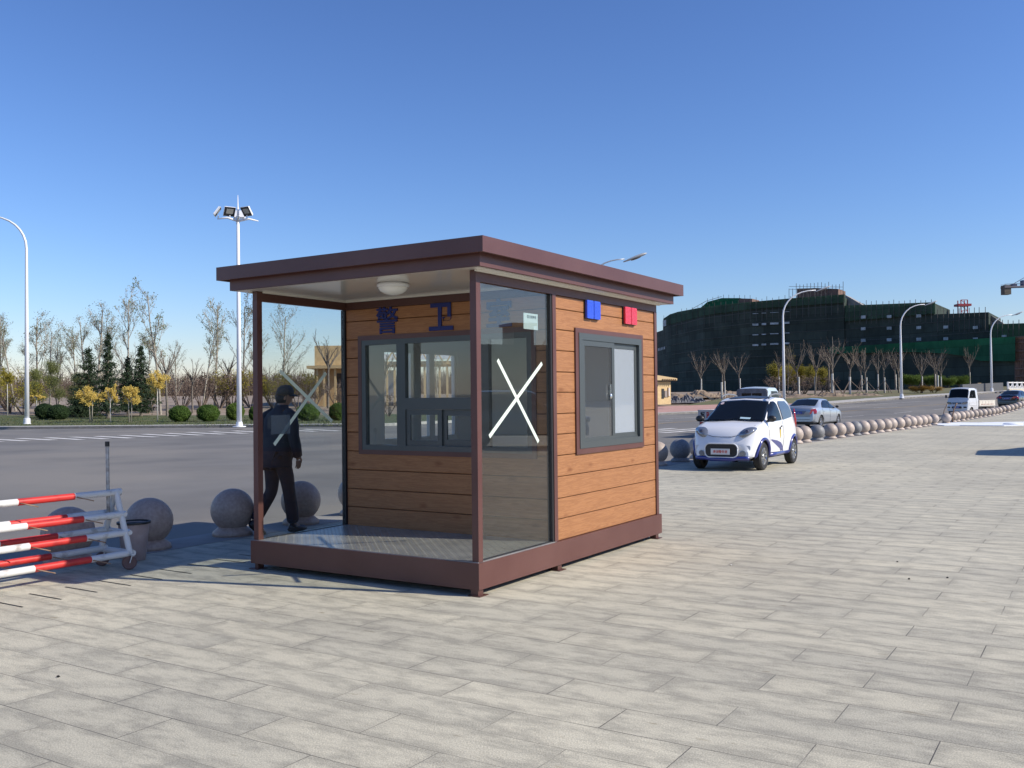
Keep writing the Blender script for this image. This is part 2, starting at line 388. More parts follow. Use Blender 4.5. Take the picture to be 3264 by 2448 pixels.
M_kerb = mat('kerb_granite', (.36, .345, .315), .8, col2=(.46, .44, .40), scale=3, detail=6)
M_kerbd = mat('kerb_dusty', (.23, .22, .205), .85, col2=(.32, .30, .28), scale=2, detail=6)
M_line = mat('road_paint', (.72, .71, .67), .7, col2=(.46, .45, .42), scale=2.5, detail=8)
M_yel = mat('yellow_paint', (.50, .34, .12), .7, col2=(.36, .27, .14), scale=2, detail=6)

g = MB()
drape('ground', [(-240, -240), (240, -240), (240, 240), (-240, 240)], -.25, M_earth, mb=g)
B = 3500
for a in ((-B, -B, B, -240), (-B, 240, B, B), (-B, -240, -240, 240), (240, -240, B, 240)):
    g.poly([(a[0], a[1], 2.38), (a[2], a[1], 2.38), (a[2], a[3], 2.38), (a[0], a[3], 2.38)])
tag(g.build('ground', M_earth, fix=False), kind='structure')

EDGE = [(-60, 4.1), (22, 4.1), (42, 2.75), (71, 1.9), (120, .4), (190, -2)]    # plaza edge in booth coordinates (u, v)
def edge_v(u):
    for (a, va), (b, vb) in zip(EDGE, EDGE[1:]):
        if u <= b: return va+(vb-va)*(u-a)/(b-a)
    return EDGE[-1][1]
pl = [W(u, v) for u, v in EDGE]
far_curb = [(-120, 64), (-60, 61.5), (-32.4, 59.8), (-18.2, 58.6), (-10, 57), (-7.3, 58.5), (-5.6, 62), (-1, 68.4), (13.9, 79.5), (31.6, 92.3), (41, 99.5), (61.4, 113.3), (110, 150), (160, 188)]
# road = everything between plaza edge and far kerb
road_poly = [(p.x, p.y) for p in pl]+[(170, 190)]+far_curb[::-1]+[(-120, -20)]
drape('road', road_poly, 0, M_asph)
q0 = [(p.x, p.y) for p in pl]
drape('plaza_paving', q0+[tuple(W(190, -70).xy), tuple(W(-60, -70).xy)], .12, M_pave)
# granite strip that carries the ball bollards, with its kerb face towards the road
k = MB(); ribbon(k, [tuple(p.xy) for p in pl], .62, -.12, .124, side=1, step=4)
tag(k.build('kerb_strip', M_kerbd), kind='structure')
# verge beyond the far kerb
verge = far_curb+[(235, 235), (-235, 235), (-235, 64)]
L_poly = far_curb[:9]+[(2, 100), (-6, 84), (-60, 82), (-120, 84)]
drape('grass_verge', L_poly, .13, M_grass)
R_poly = [(13.9, 79.5), (31.6, 92.3), (41, 99.5), (61.4, 113.3), (110, 150), (160, 188), (120, 200), (60, 135), (40, 120), (26, 112), (16, 92)]
tag(drape('grass_field', R_poly, .125, M_grassR), kind='structure')
k = MB(); ribbon(k, far_curb, .28, -.1, .17, side=1)
k.cur = 1; ribbon(k, far_curb[:5], 2.2, -.1, .155, side=1); ribbon(k, far_curb[7:], 2.6, -.1, .152, side=1)
tag(k.build('sidewalk_kerb', [M_kerb, M_kerb]), kind='structure')
pk = [(-1.5, 69.5), (13.5, 80.6), (25, 89), (28.5, 92.4), (24, 95), (12, 92), (3, 90), (-2, 86)]
drape('pink_sidewalk', pk, .162, M_pink)
# bare soil beyond the verge
drape('soil_field', [(-120, 84.5), (-60, 82.5), (-6, 84.5), (2, 101), (10, 150), (-60, 205), (-200, 205), (-235, 90)], .10, M_earth)
# road markings
mk = MB()
def mark(px0, px1, wd, b=mk):
    a, c = gnd(*px0), gnd(*px1); t = (c-a).to_2d().normalized(); nn = Vector((-t.y, t.x))*wd/2; a, c = a.to_2d(), c.to_2d()
    drape('m', [tuple(a-nn), tuple(c-nn), tuple(c+nn), tuple(a+nn)], .012, None, mb=b)
for i, (x, y) in enumerate([(-110, 1402.8), (-28, 1400.3), (60, 1397.9), (149, 1396.0), (229, 1393.5), (309, 1391.3), (386, 1388), (458, 1384.8), (530, 1381.8), (600, 1379), (672, 1376.4), (745, 1374), (820, 1372), (895, 1370), (970, 1368.5)]):
    mark((x, y), (x+112, y+6.2), .42)
mark((0, 1372), (1094, 1366), .10)
for a, c in (((2095, 1370), (2150, 1366)), ((2095, 1376), (2225, 1367)), ((2108, 1381), (2240, 1371))): mark(a, c, .42)
for a, c in (((2095, 1337.5), (2250, 1330)), ((2095, 1342), (2145, 1340)), ((2672, 1300.5), (2740, 1297)), ((2784, 1301), (2860, 1296.5)), ((2686, 1330), (2753, 1325)), ((2849, 1318), (2905, 1313)), ((2975, 1306.5), (3010, 1303.5)), ((2760, 1290), (2960, 1279))): mark(a, c, .15)
tag(mk.build('road_markings', M_line, fix=False), kind='structure')
my = MB(); a0 = [(2090, 1352), (2160, 1346), (2400, 1330), (2733, 1308), (3005, 1289), (3264, 1271)]
for a, c in zip(a0, a0[1:]): mark(a, c, .16, my)
tag(my.build('yellow_line', M_yel, fix=False), kind='structure')
# open joints at the plaza border (left) and a few wide cross joints
M_gap = mat('open_joint', (.02, .02, .02), 1)
j = MB()
def joint(u0, v0, u1, v1, w_=.012):
    a, b = Vector((u0, v0)), Vector((u1, v1)); t = (b-a).normalized(); nn = Vector((-t.y, t.x))*w_/2
    j.poly([W(*(a-nn), .0035), W(*(b-nn), .0035), W(*(b+nn), .0035), W(*(a+nn), .0035)])
for i in range(-4, 9):
    u = uv((-3.92, 7.62))[0]+i*.31+.02; v = uv((-3.92, 7.62))[1]
    joint(u, v, u-.0, v-.44, .014)
tag(j.build('paving_joints', M_gap, fix=False), kind='structure')
# ================================================================== THE BOOTH
L, Wd = 3.537, 2.529
M_brown = mat('brown_coated_steel', (.090, .034, .028), .42, col2=(.112, .048, .040), scale=1.6, detail=8, bump=.03, bscale=40)
M_brownd = mat('brown_trim', (.085, .035, .027), .45)
M_white = mat('white_panel', (.74, .73, .70), .28, spec=.5)
M_strip = mat('white_trim', (.66, .63, .56), .5)
M_alu = mat('grey_aluminium', (.075, .088, .09), .38, metal=.2, bump=.02, bscale=80)
M_dgask = mat('black_gasket', (.015, .015, .016), .5)
M_glass = glass_mat('clear_glass', (.93, .955, .95), 1.55)
M_gtint = glass_mat('tinted_glass', (.88, .90, .88), 1.62, haze=.01, hazecol=(.42, .40, .36))
M_film = glass_mat('filmed_glass', (.8, .85, .88), 1.6, haze=.35, hazecol=(.62, .68, .74))
M_tape = mat('masking_tape', (.62, .72, .62), .6)
def wood_mat():
    m = bpy.data.materials.new('wood_grain_cladding'); m.use_nodes = True; n = m.node_tree.nodes; l = m.node_tree.links
    b = n['Principled BSDF']; b.inputs['Roughness'].default_value = .5; b.inputs['Specular IOR Level'].default_value = .35
    tc = n.new('ShaderNodeTexCoord'); mp = n.new('ShaderNodeMapping'); mp.inputs['Scale'].default_value = (.45, .45, 9)
    l.new(tc.outputs['Object'], mp.inputs[0])
    wv = n.new('ShaderNodeTexNoise'); wv.inputs['Scale'].default_value = 4.2; wv.inputs['Detail'].default_value = 8; wv.inputs['Distortion'].default_value = 1.1
    wv.inputs['Roughness'].default_value = .62; l.new(mp.outputs[0], wv.inputs['Vector'])
    rings = n.new('ShaderNodeMath'); rings.operation = 'MULTIPLY'; rings.inputs[1].default_value = 34; l.new(wv.outputs[0], rings.inputs[0])
    sn = n.new('ShaderNodeMath'); sn.operation = 'SINE'; l.new(rings.outputs[0], sn.inputs[0])
    cr = n.new('ShaderNodeValToRGB'); e = cr.color_ramp.elements; e[0].position = 0; e[1].position = 1
    e[0].color = (.28, .124, .050, 1); e[1].color = (.36, .168, .070, 1); 
    ma = n.new('ShaderNodeMath'); ma.operation = 'MULTIPLY_ADD'; ma.inputs[1].default_value = .5; ma.inputs[2].default_value = .5; l.new(sn.outputs[0], ma.inputs[0]); l.new(ma.outputs[0], cr.inputs[0])
    # knots
    mk_ = n.new('ShaderNodeMapping'); mk_.inputs['Scale'].default_value = (2.4, 2.4, 5.2); l.new(tc.outputs['Object'], mk_.inputs[0])
    vo = n.new('ShaderNodeTexVoronoi'); vo.inputs['Scale'].default_value = 1.0; l.new(mk_.outputs[0], vo.inputs['Vector'])
    kr = n.new('ShaderNodeValToRGB'); ke = kr.color_ramp.elements; ke[0].position = .035; ke[0].color = (.55, .42, .32, 1); ke[1].position = .17; ke[1].color = (1, 1, 1, 1)
    l.new(vo.outputs['Distance'], kr.inputs[0])
    mx = n.new('ShaderNodeMix'); mx.data_type = 'RGBA'; mx.blend_type = 'MULTIPLY'; mx.inputs[0].default_value = .75; l.new(cr.outputs[0], mx.inputs[6]); l.new(kr.outputs[0], mx.inputs[7])
    l.new(mx.outputs[2], b.inputs['Base Color'])
    bu = n.new('ShaderNodeBump'); bu.inputs['Strength'].default_value = .12; bu.inputs['Distance'].default_value = .003; l.new(ma.outputs[0], bu.inputs['Height']); l.new(bu.outputs[0], b.inputs['Normal'])
    return m
M_wood = wood_mat()
M_groove = mat('groove_shadow_gap', (.05, .022, .01), .8)
booth = tag(empty('guard_booth', BO, TH), 'brown framed guard booth clad in wood-look boards with a glazed porch', 'booth')
ZB, ZT = .052, .258       # base frame
def bx(name, mt, *a, parent=booth, bev=0, **kw):
    return MB().box(*a).build(name, mt, parent, **kw)
# base frame: a ring channel, with floor inside
b = MB(); t = .06
b.box(0, L, 0, t, ZB, ZT); b.box(0, L, Wd-t, Wd, ZB, ZT); b.box(0, t, t, Wd-t, ZB, ZT); b.box(L-t, L, t, Wd-t, ZB, ZT)
b.box(t, L-t, t, Wd-t, ZT-.09, ZT-.035)
b.build('base_frame', M_brown, booth)
for u in (.04, 1.29, L-.10):
    for v in (.03, Wd-.03):
        f = MB(); s_ = 1 if v < 1 else -1
        f.box(u-.03, u+.04, v-.015, v+.055*s_, .006, ZB); f.box(u-.05, u+.07, v-.045*s_, v+.07*s_, 0.001, .007)
        f.build('foot', M_brownd, booth)
UW = 1.22                 # front wall plane
# diamond plate floor of the porch
M_plate = mat('tread_plate', (.36, .36, .34), .34, metal=.35, col2=(.27, .27, .26), scale=5, detail=5, bump=.05, bscale=60)
b = MB(); b.box(.015, UW+.03, .015, Wd-.015, ZT-.03, ZT+.006)
zp = ZT+.006
for i in range(1, 24):
    for jx in range(1, 50):
        u = .02+i*.05; v = .0+jx*.05+.002
        if u > UW-.02 or v > Wd-.03: continue
        if (u < .1 and (v < .1 or v > Wd-.11)): continue
        a = pi/2 if (i+jx) % 2 else 0
        ca, sa = cos(a), sin(a); P = []
        for dx, dy in ((.012, 0), (0, .0045), (-.012, 0), (0, -.0045)): P.append((u+dx*ca-dy*sa, v+dx*sa+dy*ca))
        P2 = [(u+(x-u)*.5, v+(y-v)*.5) for x, y in P]
        vs = [(x, y, zp) for x, y in P]+[(x, y, zp+.0022) for x, y in P2]
        b.faces(vs, [(0, 1, 5, 4), (1, 2, 6, 5), (2, 3, 7, 6), (3, 0, 4, 7), (4, 5, 6, 7)])
b.build('tread_plate_floor', M_plate, booth)
ZH0, ZH1 = 2.455, 2.541
# porch posts
for (u0, u1, v0, v1, nm) in ((.022, .082, .015, .075, 'post'), (.022, .082, Wd-.08, Wd-.02, 'post'), (1.218, 1.278, .015, .075, 'post'), (1.225, 1.285, Wd-.082, Wd-.022, 'post'), (L-.095, L-.035, .015, .075, 'post'), (L-.095, L-.035, Wd-.082, Wd-.022, 'post')):
    bx(nm, M_brown, u0, u1, v0, v1, ZT+.001, ZH0)
# header beams
b = MB(); b.box(.022, L-.035, .017, .073, ZH0, ZH1); b.box(.022, L-.035, Wd-.078, Wd-.022, ZH0, ZH1)
b.box(1.222, 1.282, .075, Wd-.08, ZH0, ZH1-.003); b.box(L-.093, L-.037, .075, Wd-.08, ZH0, ZH1-.003)
b.build('header_beam', M_brownd, booth)
# roof: two stepped fascias with open soffits
def ring(b, o, z0, z1, th=.03):
    b.box(-o, L+o, -o, -o+th, z0, z1); b.box(-o, L+o, Wd+o-th, Wd+o, z0, z1)
    b.box(-o, -o+th, -o+th, Wd+o-th, z0, z1); b.box(L+o-th, L+o, -o+th, Wd+o-th, z0, z1)
rf = MB(); ring(rf, .2035, 2.638, 2.758); rf.box(-.17, L+.17, -.17, Wd+.17, 2.66, 2.745); roof = rf.build('roof', M_brown, booth)
rf = MB(); ring(rf, .1198, 2.546, 2.659); rf.box(-.2, L+.2, -.2, Wd+.2, 2.6595, 2.662); rf.build('lower_fascia', M_brown, roof)
rf = MB(); rf.box(-.09, L+.09, -.09, Wd+.09, 2.6, 2.645); rf.build('roof_core', M_white, roof)
bx('ceiling', mat('white_ceiling', (.66, .64, .60), .14, spec=.6), -.088, L+.088, -.088, Wd+.088, 2.543, 2.558)
b = MB(); o = .03
b.box(-o, L+o, -o, -.002, 2.541, 2.5425)
b = MB(); b.box(-.0, L, -.012, .012, 2.528, 2.5429); b.box(-.0, L, Wd-.012, Wd+.012, 2.528, 2.5429)
b.box(.086, 1.215, .078, .092, 2.528, 2.5428); b.box(.086, 1.215, Wd-.098, Wd-.084, 2.528, 2.5428); b.box(1.2, 1.2175, .094, Wd-.1, 2.528, 2.5428)
b.build('ceiling_trim', M_strip, booth)
# ceiling lamp
lampc = (.31, 1.08, 2.543)
cl = MB().lathe([(.0, 0), (.125, 0), (.14, -.012), (.14, -.03), (.12, -.045)], lampc, 28).build('ceiling_lamp', mat('lamp_rim', (.7, .7, .7), .3), booth, smooth=True)
MB().lathe([(.132, -.031), (.128, -.05), (.11, -.075), (.075, -.095), (.03, -.106), (.0, -.108)], lampc, 28).build('lamp_shade', mat('opal_glass', (.78, .77, .73), .15, coat=.6), cl, smooth=True)
# ---- cladding walls: boards with bevelled grooves; holes for windows
BZ = [.258, .449, .633, .827, 1.016, 1.207, 1.392, 1.583, 1.766, 1.958, 2.146, 2.333, 2.455]
def boards(name, axis, fixed, out, a0, a1, hole, thick=.022, mats=None):
    """board wall in the plane axis=fixed; out=+1/-1 outward sign; hole=(h0,h1,z0,z1)"""
    b = MB(); gr = .0055
    def slab(p0, p1, z0, z1, c0, c1):
        if z1-z0 < .002 or p1-p0 < .002: return
        # profile with 45 degree bevelled long edges
        e = min(.005, (z1-z0)/3)
        prof = [(c0, z0), (c1-e, z0), (c1, z0+e), (c1, z1-e), (c1-e, z1), (c0, z1)] if out > 0 else [(c0, z0), (c1+e, z0), (c1, z0+e), (c1, z1-e), (c1+e, z1), (c0, z1)]
        n = len(prof); vs = []
        for p in (p0, p1):
            for c, z in prof: vs.append((c, p, z) if axis == 'u' else (p, c, z))
        fs = [tuple(range(n))[::-1], tuple(range(n, 2*n))]+[(k, (k+1) % n, (k+1) % n+n, k+n) for k in range(n)]
        b.faces(vs, fs)
    c0, c1 = fixed, fixed+out*thick
    for z0, z1 in zip(BZ, BZ[1:]):
        z0 += gr/2; z1 -= gr/2
        segs = [(a0, a1, z0, z1)]
        if hole:
            h0, h1, hz0, hz1 = hole; segs = []
            if z1 <= hz0 or z0 >= hz1: segs = [(a0, a1, z0, z1)]
            else:
                if a0 < h0: segs.append((a0, h0, z0, z1))
                if a1 > h1: segs.append((h1, a1, z0, z1))
                if z0 < hz0: segs.append((h0, h1, z0, hz0))
                if z1 > hz1: segs.append((h0, h1, hz1, z1))
        for s_ in segs: slab(*s_, c0, c1)
    w_ = b.build(name, M_wood, booth)
    # backing with the dark groove colour, white inside skin
    def sheet(nm, mt, q0, q1):
        c = MB()
        z0, z1 = BZ[0]+.002, BZ[-1]-.002
        rects = [(a0, a1, z0, z1)]
        if hole:
            h0, h1, hz0, hz1 = hole; rects = [(a0, h0, z0, z1), (h1, a1, z0, z1), (h0, h1, z0, hz0), (h0, h1, hz1, z1)]
        for p0, p1, zz0, zz1 in rects:
            if p1-p0 < .002: continue
            if axis == 'u': c.box(q0, q1, p0, p1, zz0, zz1)
            else: c.box(p0, p1, q0, q1, zz0, zz1)
        return c.build(nm, mt, w_)
    sheet('backing', M_groove, fixed-out*.012, fixed)
    sheet('inner_lining', M_white, fixed-out*.03, fixed-out*.0125)
    return w_
fwall = boards('front_wall', 'u', UW+.022, -1, .077, Wd-.084, (.225, 2.258, 1.01, 2.155))
rwall = boards('side_wall', 'v', .05, -1, 1.28, L-.097, (1.66, 3.105, 1.03, 2.16))
lwall = boards('side_wall', 'v', Wd-.055, 1, 1.287, L-.097, (1.78, 3.15, 1.07, 2.09))
bwall = boards('back_wall', 'u', L-.06, 1, .077, Wd-.084, None)
bx('interior_floor', mat('floor_lining', (.25, .24, .22), .5), UW+.035, L-.1, .09, Wd-.1, ZT-.03, ZT+.004)
# ---- windows
def frame_rect(b, axis, c0, c1, a0, a1, z0, z1, wd):
    def bb(p0, p1, q0, q1):
        if axis == 'u': b.box(c0, c1, p0, p1, q0, q1)
        else: b.box(p0, p1, c0, c1, q0, q1)
    bb(a0, a0+wd, z0, z1); bb(a1-wd, a1, z0, z1); bb(a0+wd, a1-wd, z0, z0+wd); bb(a0+wd, a1-wd, z1-wd, z1)
def pane(axis, c, a0, a1, z0, z1, mt, parent, name='pane', th=.005):
    b = MB()
    if axis == 'u': b.box(c-th/2, c+th/2, a0, a1, z0, z1)
    else: b.box(a0, a1, c-th/2, c+th/2, z0, z1)
    return b.build(name, mt, parent)
# front window
b = MB(); c1 = UW-.006
frame_rect(b, 'u', UW-.012, UW+.024, .19, 2.285, .988, 2.178, .045)
fwin = b.build('front_window', M_brown, booth)
b = MB(); frame_rect(b, 'u', UW-.009, UW+.05, .235, 2.24, 1.033, 2.133, .05)
for v0, v1 in ((.70, .81), (1.683, 1.79)): b.box(UW-.007, UW+.048, v0, v1, 1.083, 2.083)
b.box(UW-.007, UW+.048, .81, 1.683, 1.435, 1.548); b.build('window_frame', M_alu, fwin)
pane('u', UW+.02, .285, .70, 1.083, 2.083, M_glass, fwin); pane('u', UW+.02, 1.79, 2.19, 1.083, 2.083, M_glass, fwin); pane('u', UW+.02, .81, 1.683, 1.548, 2.083, M_glass, fwin)
for a0, a1, c in ((1.25, 1.68, .004), (.812, 1.262, .024)):
    b = MB(); frame_rect(b, 'u', UW+c, UW+c+.018, a0, a1, 1.085, 1.434, .05 if c < .01 else .06); s_ = b.build('sash', M_alu, fwin)
    pane('u', UW+c+.009, a0+.05, a1-.05, 1.14, 1.385, M_glass, s_)
# side window
b = MB(); frame_rect(b, 'v', .012, .052, 1.637, 3.128, 1.008, 2.182, .06); rwin = b.build('sliding_window', M_brown, booth)
b = MB(); frame_rect(b, 'v', .006, .06, 1.697, 3.08, 1.06, 2.138, .062); b.box(1.76, 3.01, .03, .06, 1.122, 1.14); b.build('window_frame', M_alu, rwin)
b = MB(); frame_rect(b, 'v', .014, .032, 1.76, 2.445, 1.10, 2.078, .055); s1 = b.build('sash', M_alu, rwin)
b = MB(); frame_rect(b, 'v', .036, .054, 2.40, 3.015, 1.124, 2.075, .05); s2 = b.build('sash', M_alu, rwin)
pane('v', .023, 1.815, 2.39, 1.155, 2.025, glass_mat('sash_glass', (.72, .76, .76), 1.75, haze=.08, hazecol=(.45, .46, .48)), s1); pane('v', .045, 2.45, 2.965, 1.174, 2.025, M_film, s2)
b = MB(); b.box(2.33, 2.352, .006, .014, 1.52, 1.60); b.box(2.325, 2.343, -.006, .006, 1.58, 1.66); b.ell((2.336, .002, 1.545), (.018, .012, .028)); b.build('latch', mat('chrome', (.7, .7, .7), .2, metal=1), s1)
# left wall glazing seen through the booth
b = MB(); frame_rect(b, 'v', Wd-.075, Wd-.03, 1.78, 3.15, 1.07, 2.09, .04)
b.box(2.28, 2.46, Wd-.075, Wd-.03, 1.11, 2.05); b.box(2.62, 2.72, Wd-.075, Wd-.03, 1.11, 2.05); lwin = b.build('rear_window', M_white, booth)
pane('v', Wd-.05, 1.82, 2.28, 1.11, 2.05, M_glass, lwin); pane('v', Wd-.05, 2.46, 2.62, 1.11, 2.05, M_glass, lwin); pane('v', Wd-.05, 2.72, 3.11, 1.11, 2.05, M_glass, lwin)
# ---- porch side glazing
rg = pane('v', .045, .086, 1.19, ZT+.012, 2.448, M_gtint, booth, 'glass_panel', .008)
b = MB(); b.box(1.19, 1.217, .022, .07, ZT+.008, 2.452); b.box(.084, 1.19, .03, .06, ZT+.0075, ZT+.0118); b.build('glass_frame', M_dgask, rg)
lg = pane('v', Wd-.05, .086, 1.2, ZT+.012, 2.448, M_glass, booth, 'glass_panel', .008)
b = MB(); b.box(1.2, 1.224, Wd-.074, Wd-.026, ZT+.008, 2.452); b.box(.084, 1.2, Wd-.065, Wd-.035, ZT+.0075, ZT+.0118); b.build('glass_frame', M_dgask, lg)
def cross(ends, y, parent):
    b = MB(); wd = .034
    for i, (p, q) in enumerate(ends):
        p, q = Vector(p), Vector(q); t_ = (q-p).normalized(); n_ = Vector((-t_.y, t_.x))*wd/2; yy = y+i*.0006*(1 if y > 1 else -1)
        vs = [(r.x, yy+dy, r.y) for dy in (-.0008, .0008) for r in (p-n_, q-n_, q+n_, p+n_)]
        b.faces(vs, [(0, 1, 2, 3), (7, 6, 5, 4), (0, 4, 5, 1), (1, 5, 6, 2), (2, 6, 7, 3), (3, 7, 4, 0)])
    b.build('tape_cross', M_tape, parent)
cross([((.357, 1.848), (.991, 1.155)), ((.224, 1.231), (1.064, 1.838))], .0395, rg)
cross([((.322, 1.819), (1.026, 1.321)), ((.245, 1.124), (.946, 1.809))], Wd-.0555, lg)
b = MB(); b.box(.783, 1.019, .0498, .0512, 2.19, 2.262); pb = b.build('label_sheet', mat('paper', (.50, .60, .62), .7), rg)
b = MB(); b.box(.783, 1.019, .0498, .0512, 2.125, 2.1899); b.build('label_sheet_lower', MATS['paper'], pb)
tx = text_mesh('警卫室使用', .05, .0008, mat('ink', (.06, .09, .1), .7), .001, 'printed_title', pb)
fit_text(tx, .915, 2.232, .15, .026, ((0, .0490, 0), (1, 0, 0), (0, 0, 1), (0, -1, 0)))
b = MB(); b.box(.207, .445, Wd-.0595, Wd-.0565, 1.22, 1.40); b.build('film_sticker', glass_mat('sticker_film', (.7, .75, .8), 1.4, haze=.25, hazecol=(.25, .3, .35)), lg)
# ---- big blue characters above the front window
M_blue = mat('blue_letters', (.008, .018, .14), .6)
for ch, v0, v1, z0, z1 in (('警', 1.763, 2.043, 2.19, 2.455), ('卫', 1.096, 1.38, 2.19, 2.452), ('室', .44, .715, 2.19, 2.452)):
    tx = text_mesh(ch, .3, .012, M_blue, .003 if ch == '警' else .008, 'wall_character', fwall)
    fit_text(tx, -(v0+v1)/2, (z0+z1)/2, (v1-v0), z1-z0, ((UW-.008, 0, 0), (0, -1, 0), (0, 0, 1), (-1, 0, 0)))
# ---- blue and red warning lights on the side wall
def warn(u0, u1, z0, z1, col, nm):
    ro = MB().box(u0, u1, .012, .03, z0, z1).build('warning_light', M_dgask, rwall)
    ro['label'] = nm+' warning light of two ribbed lenses'
    mm = mat(nm+'_lens', col, .25, coat=.4, bump=.25, bscale=60)
    um = (u0+u1)/2
    for p0, p1 in ((u0+.004, um-.005), (um+.005, u1-.004)):
        b = MB(); n = 16
        pr = []; r = .014
        for (cx, cz, a0) in ((p1-r, z1-.004-r, 0), (p0+r, z1-.004-r, 90), (p0+r, z0+.004+r, 180), (p1-r, z0+.004+r, 270)):
            for q in range(4): a = radians(a0+q*30); pr.append((cx+r*cos(a), cz+r*sin(a)))
        b.prism(pr, -.008, .014, 'Y')
        for q in range(1, 13): zz = z0+.008+(z1-z0-.016)*q/13; b.box(p0+.006, p1-.006, -.0105, -.0078, zz-.003, zz+.003)
        b.build('lens', mm, ro)
warn(1.832, 2.117, 2.278, 2.458, (.015, .07, .62), 'blue'); warn(2.661, 2.951, 2.276, 2.457, (.62, .015, .045), 'red')

# ================================================================== BALL BOLLARDS
M_gran = [mat('pale_granite', (.38, .31, .26), .55, col2=(.46, .39, .33), scale=30, detail=6), mat('grey_granite', (.17, .175, .18), .55, col2=(.24, .24, .24), scale=30, detail=6),
          mat('brown_granite', (.36, .25, .20), .55, col2=(.45, .33, .26), scale=30, detail=6)]
for m_ in M_gran[:2]:      # stones differ a little in tone
    n = m_.node_tree.nodes; l = m_.node_tree.links; b = n['Principled BSDF']; old = b.inputs['Base Color'].links[0].from_socket
    oi = n.new('ShaderNodeObjectInfo'); r = n.new('ShaderNodeMapRange'); r.inputs['To Min'].default_value = .82; r.inputs['To Max'].default_value = 1.12; l.new(oi.outputs['Random'], r.inputs['Value'])
    mx = n.new('ShaderNodeVectorMath'); mx.operation = 'SCALE'; l.new(old, mx.inputs[0]); l.new(r.outputs[0], mx.inputs['Scale']); l.new(mx.outputs[0], b.inputs['Base Color'])
R = .243
def bollard_mesh(i, sq=False):
    b = MB(); n = 28; prof = []
    for k in range(15): a = pi*k/15*.93; prof.append((R*sin(a), .53-R+0+R*cos(a)))
    prof.append((.10, prof[-1][1]-.004)); base = prof[-1][1]
    ball = MB().lathe(prof, n=n).mesh('ball', M_gran[i], True)
    bs = MB().lathe([(0, .118), (.14, .116), (.17, .085), (.218, .045), (.225, .0)], n=n).mesh('pedestal', M_gran[i], True)
    return ball, bs
BM = [bollard_mesh(i) for i in range(3)]
for a, c in BM:
    for me in (a, c):
        bm = bmesh.new(); bm.from_mesh(me); bmesh.ops.remove_doubles(bm, verts=bm.verts, dist=1e-5); bmesh.ops.recalc_face_normals(bm, faces=bm.faces); bm.to_mesh(me); bm.free()
ORD = 'first second third fourth fifth sixth seventh eighth ninth tenth eleventh twelfth thirteenth fourteenth fifteenth sixteenth seventeenth eighteenth nineteenth twentieth twenty-first twenty-second twenty-third twenty-fourth'.split()
def bollard(px, kind, label, off=0.0, z=0, sc=1.0):
    best = None
    lo, hi = -3.0, 110.0
    for _ in range(60):       # find the place on the bollard row whose centre is seen at px
        mid = (lo+hi)/2; x = prj(W(mid, edge_v(mid)+.27+off, .25))[0]
        if x < px: lo = mid
        else: hi = mid
    u = (lo+hi)/2; p = W(u, edge_v(u)+.27+off); p.z = zt(p.x, p.y)+.124
    e = empty('ball_bollard', p, random.uniform(0, 6)); e.scale = (sc, sc, sc)
    link('ball', BM[kind][0], e); link('pedestal', BM[kind][1], e)
    tag(e, label, 'bollard', 'stone ball bollards along the plaza kerb')
    return e
random.seed(4)
bollard(217, 2, 'granite ball bollard half hidden behind the red and white rails')
bollard(474.6, 2, 'granite ball bollard just right of the red and white barrier')
bollard(741, 2, 'shaded granite ball bollard just left of the booth')
bollard(959, 2, 'granite ball bollard seen through porch glass right of the walking man')
bollard(1136, 0, 'granite ball bollard cut off by the booth front wall')
for i, px in enumerate((1930, 2000)): pass
bollard(2095, 0, 'granite ball bollard peeping out from behind the booth right corner')
bollard(2168, 1, 'dark grey ball bollard between booth and police car')
bollard(2226, 0, 'pale ball bollard half hidden by the police car front')
bollard(2536, 0, 'pale ball bollard touching the police car rear')
bollard(2564, 0, 'second pale ball bollard right of the police car')
bollard(2605, 1, 'dark grey ball bollard among pale ones under the silver sedan')
for i, px in enumerate((2646.7, 2675, 2702, 2726, 2752, 2776, 2801, 2824, 2841, 2866, 2886, 2905, 2923, 2940, 2954, 2976)):
    bollard(px, 1 if px == 2726 else 0, 'pale ball bollard, %s right of the dark one under the sedan' % ORD[i] if i < 15 else 'large pale ball bollard at the left side of the row gap', .1 if i == 15 else random.uniform(-.05, .05))
bollard(2893, 0, 'pale ball bollard set back on the road side of the row', .9)
bollard(3016, 0, 'large pale ball bollard at the right side of the row gap', -.2)
for i, z_ in enumerate((1370, 1415, 1475, 1525, 1575, 1630, 1680, 1735, 1785, 1835, 1875, 1915, 1960, 2015, 2060, 2105, 2150, 2190)):
    bollard(2664+z_*.2712, 0, 'pale ball bollard, %s in the far row right of the gap' % ORD[i+1], random.uniform(-.05, .05))

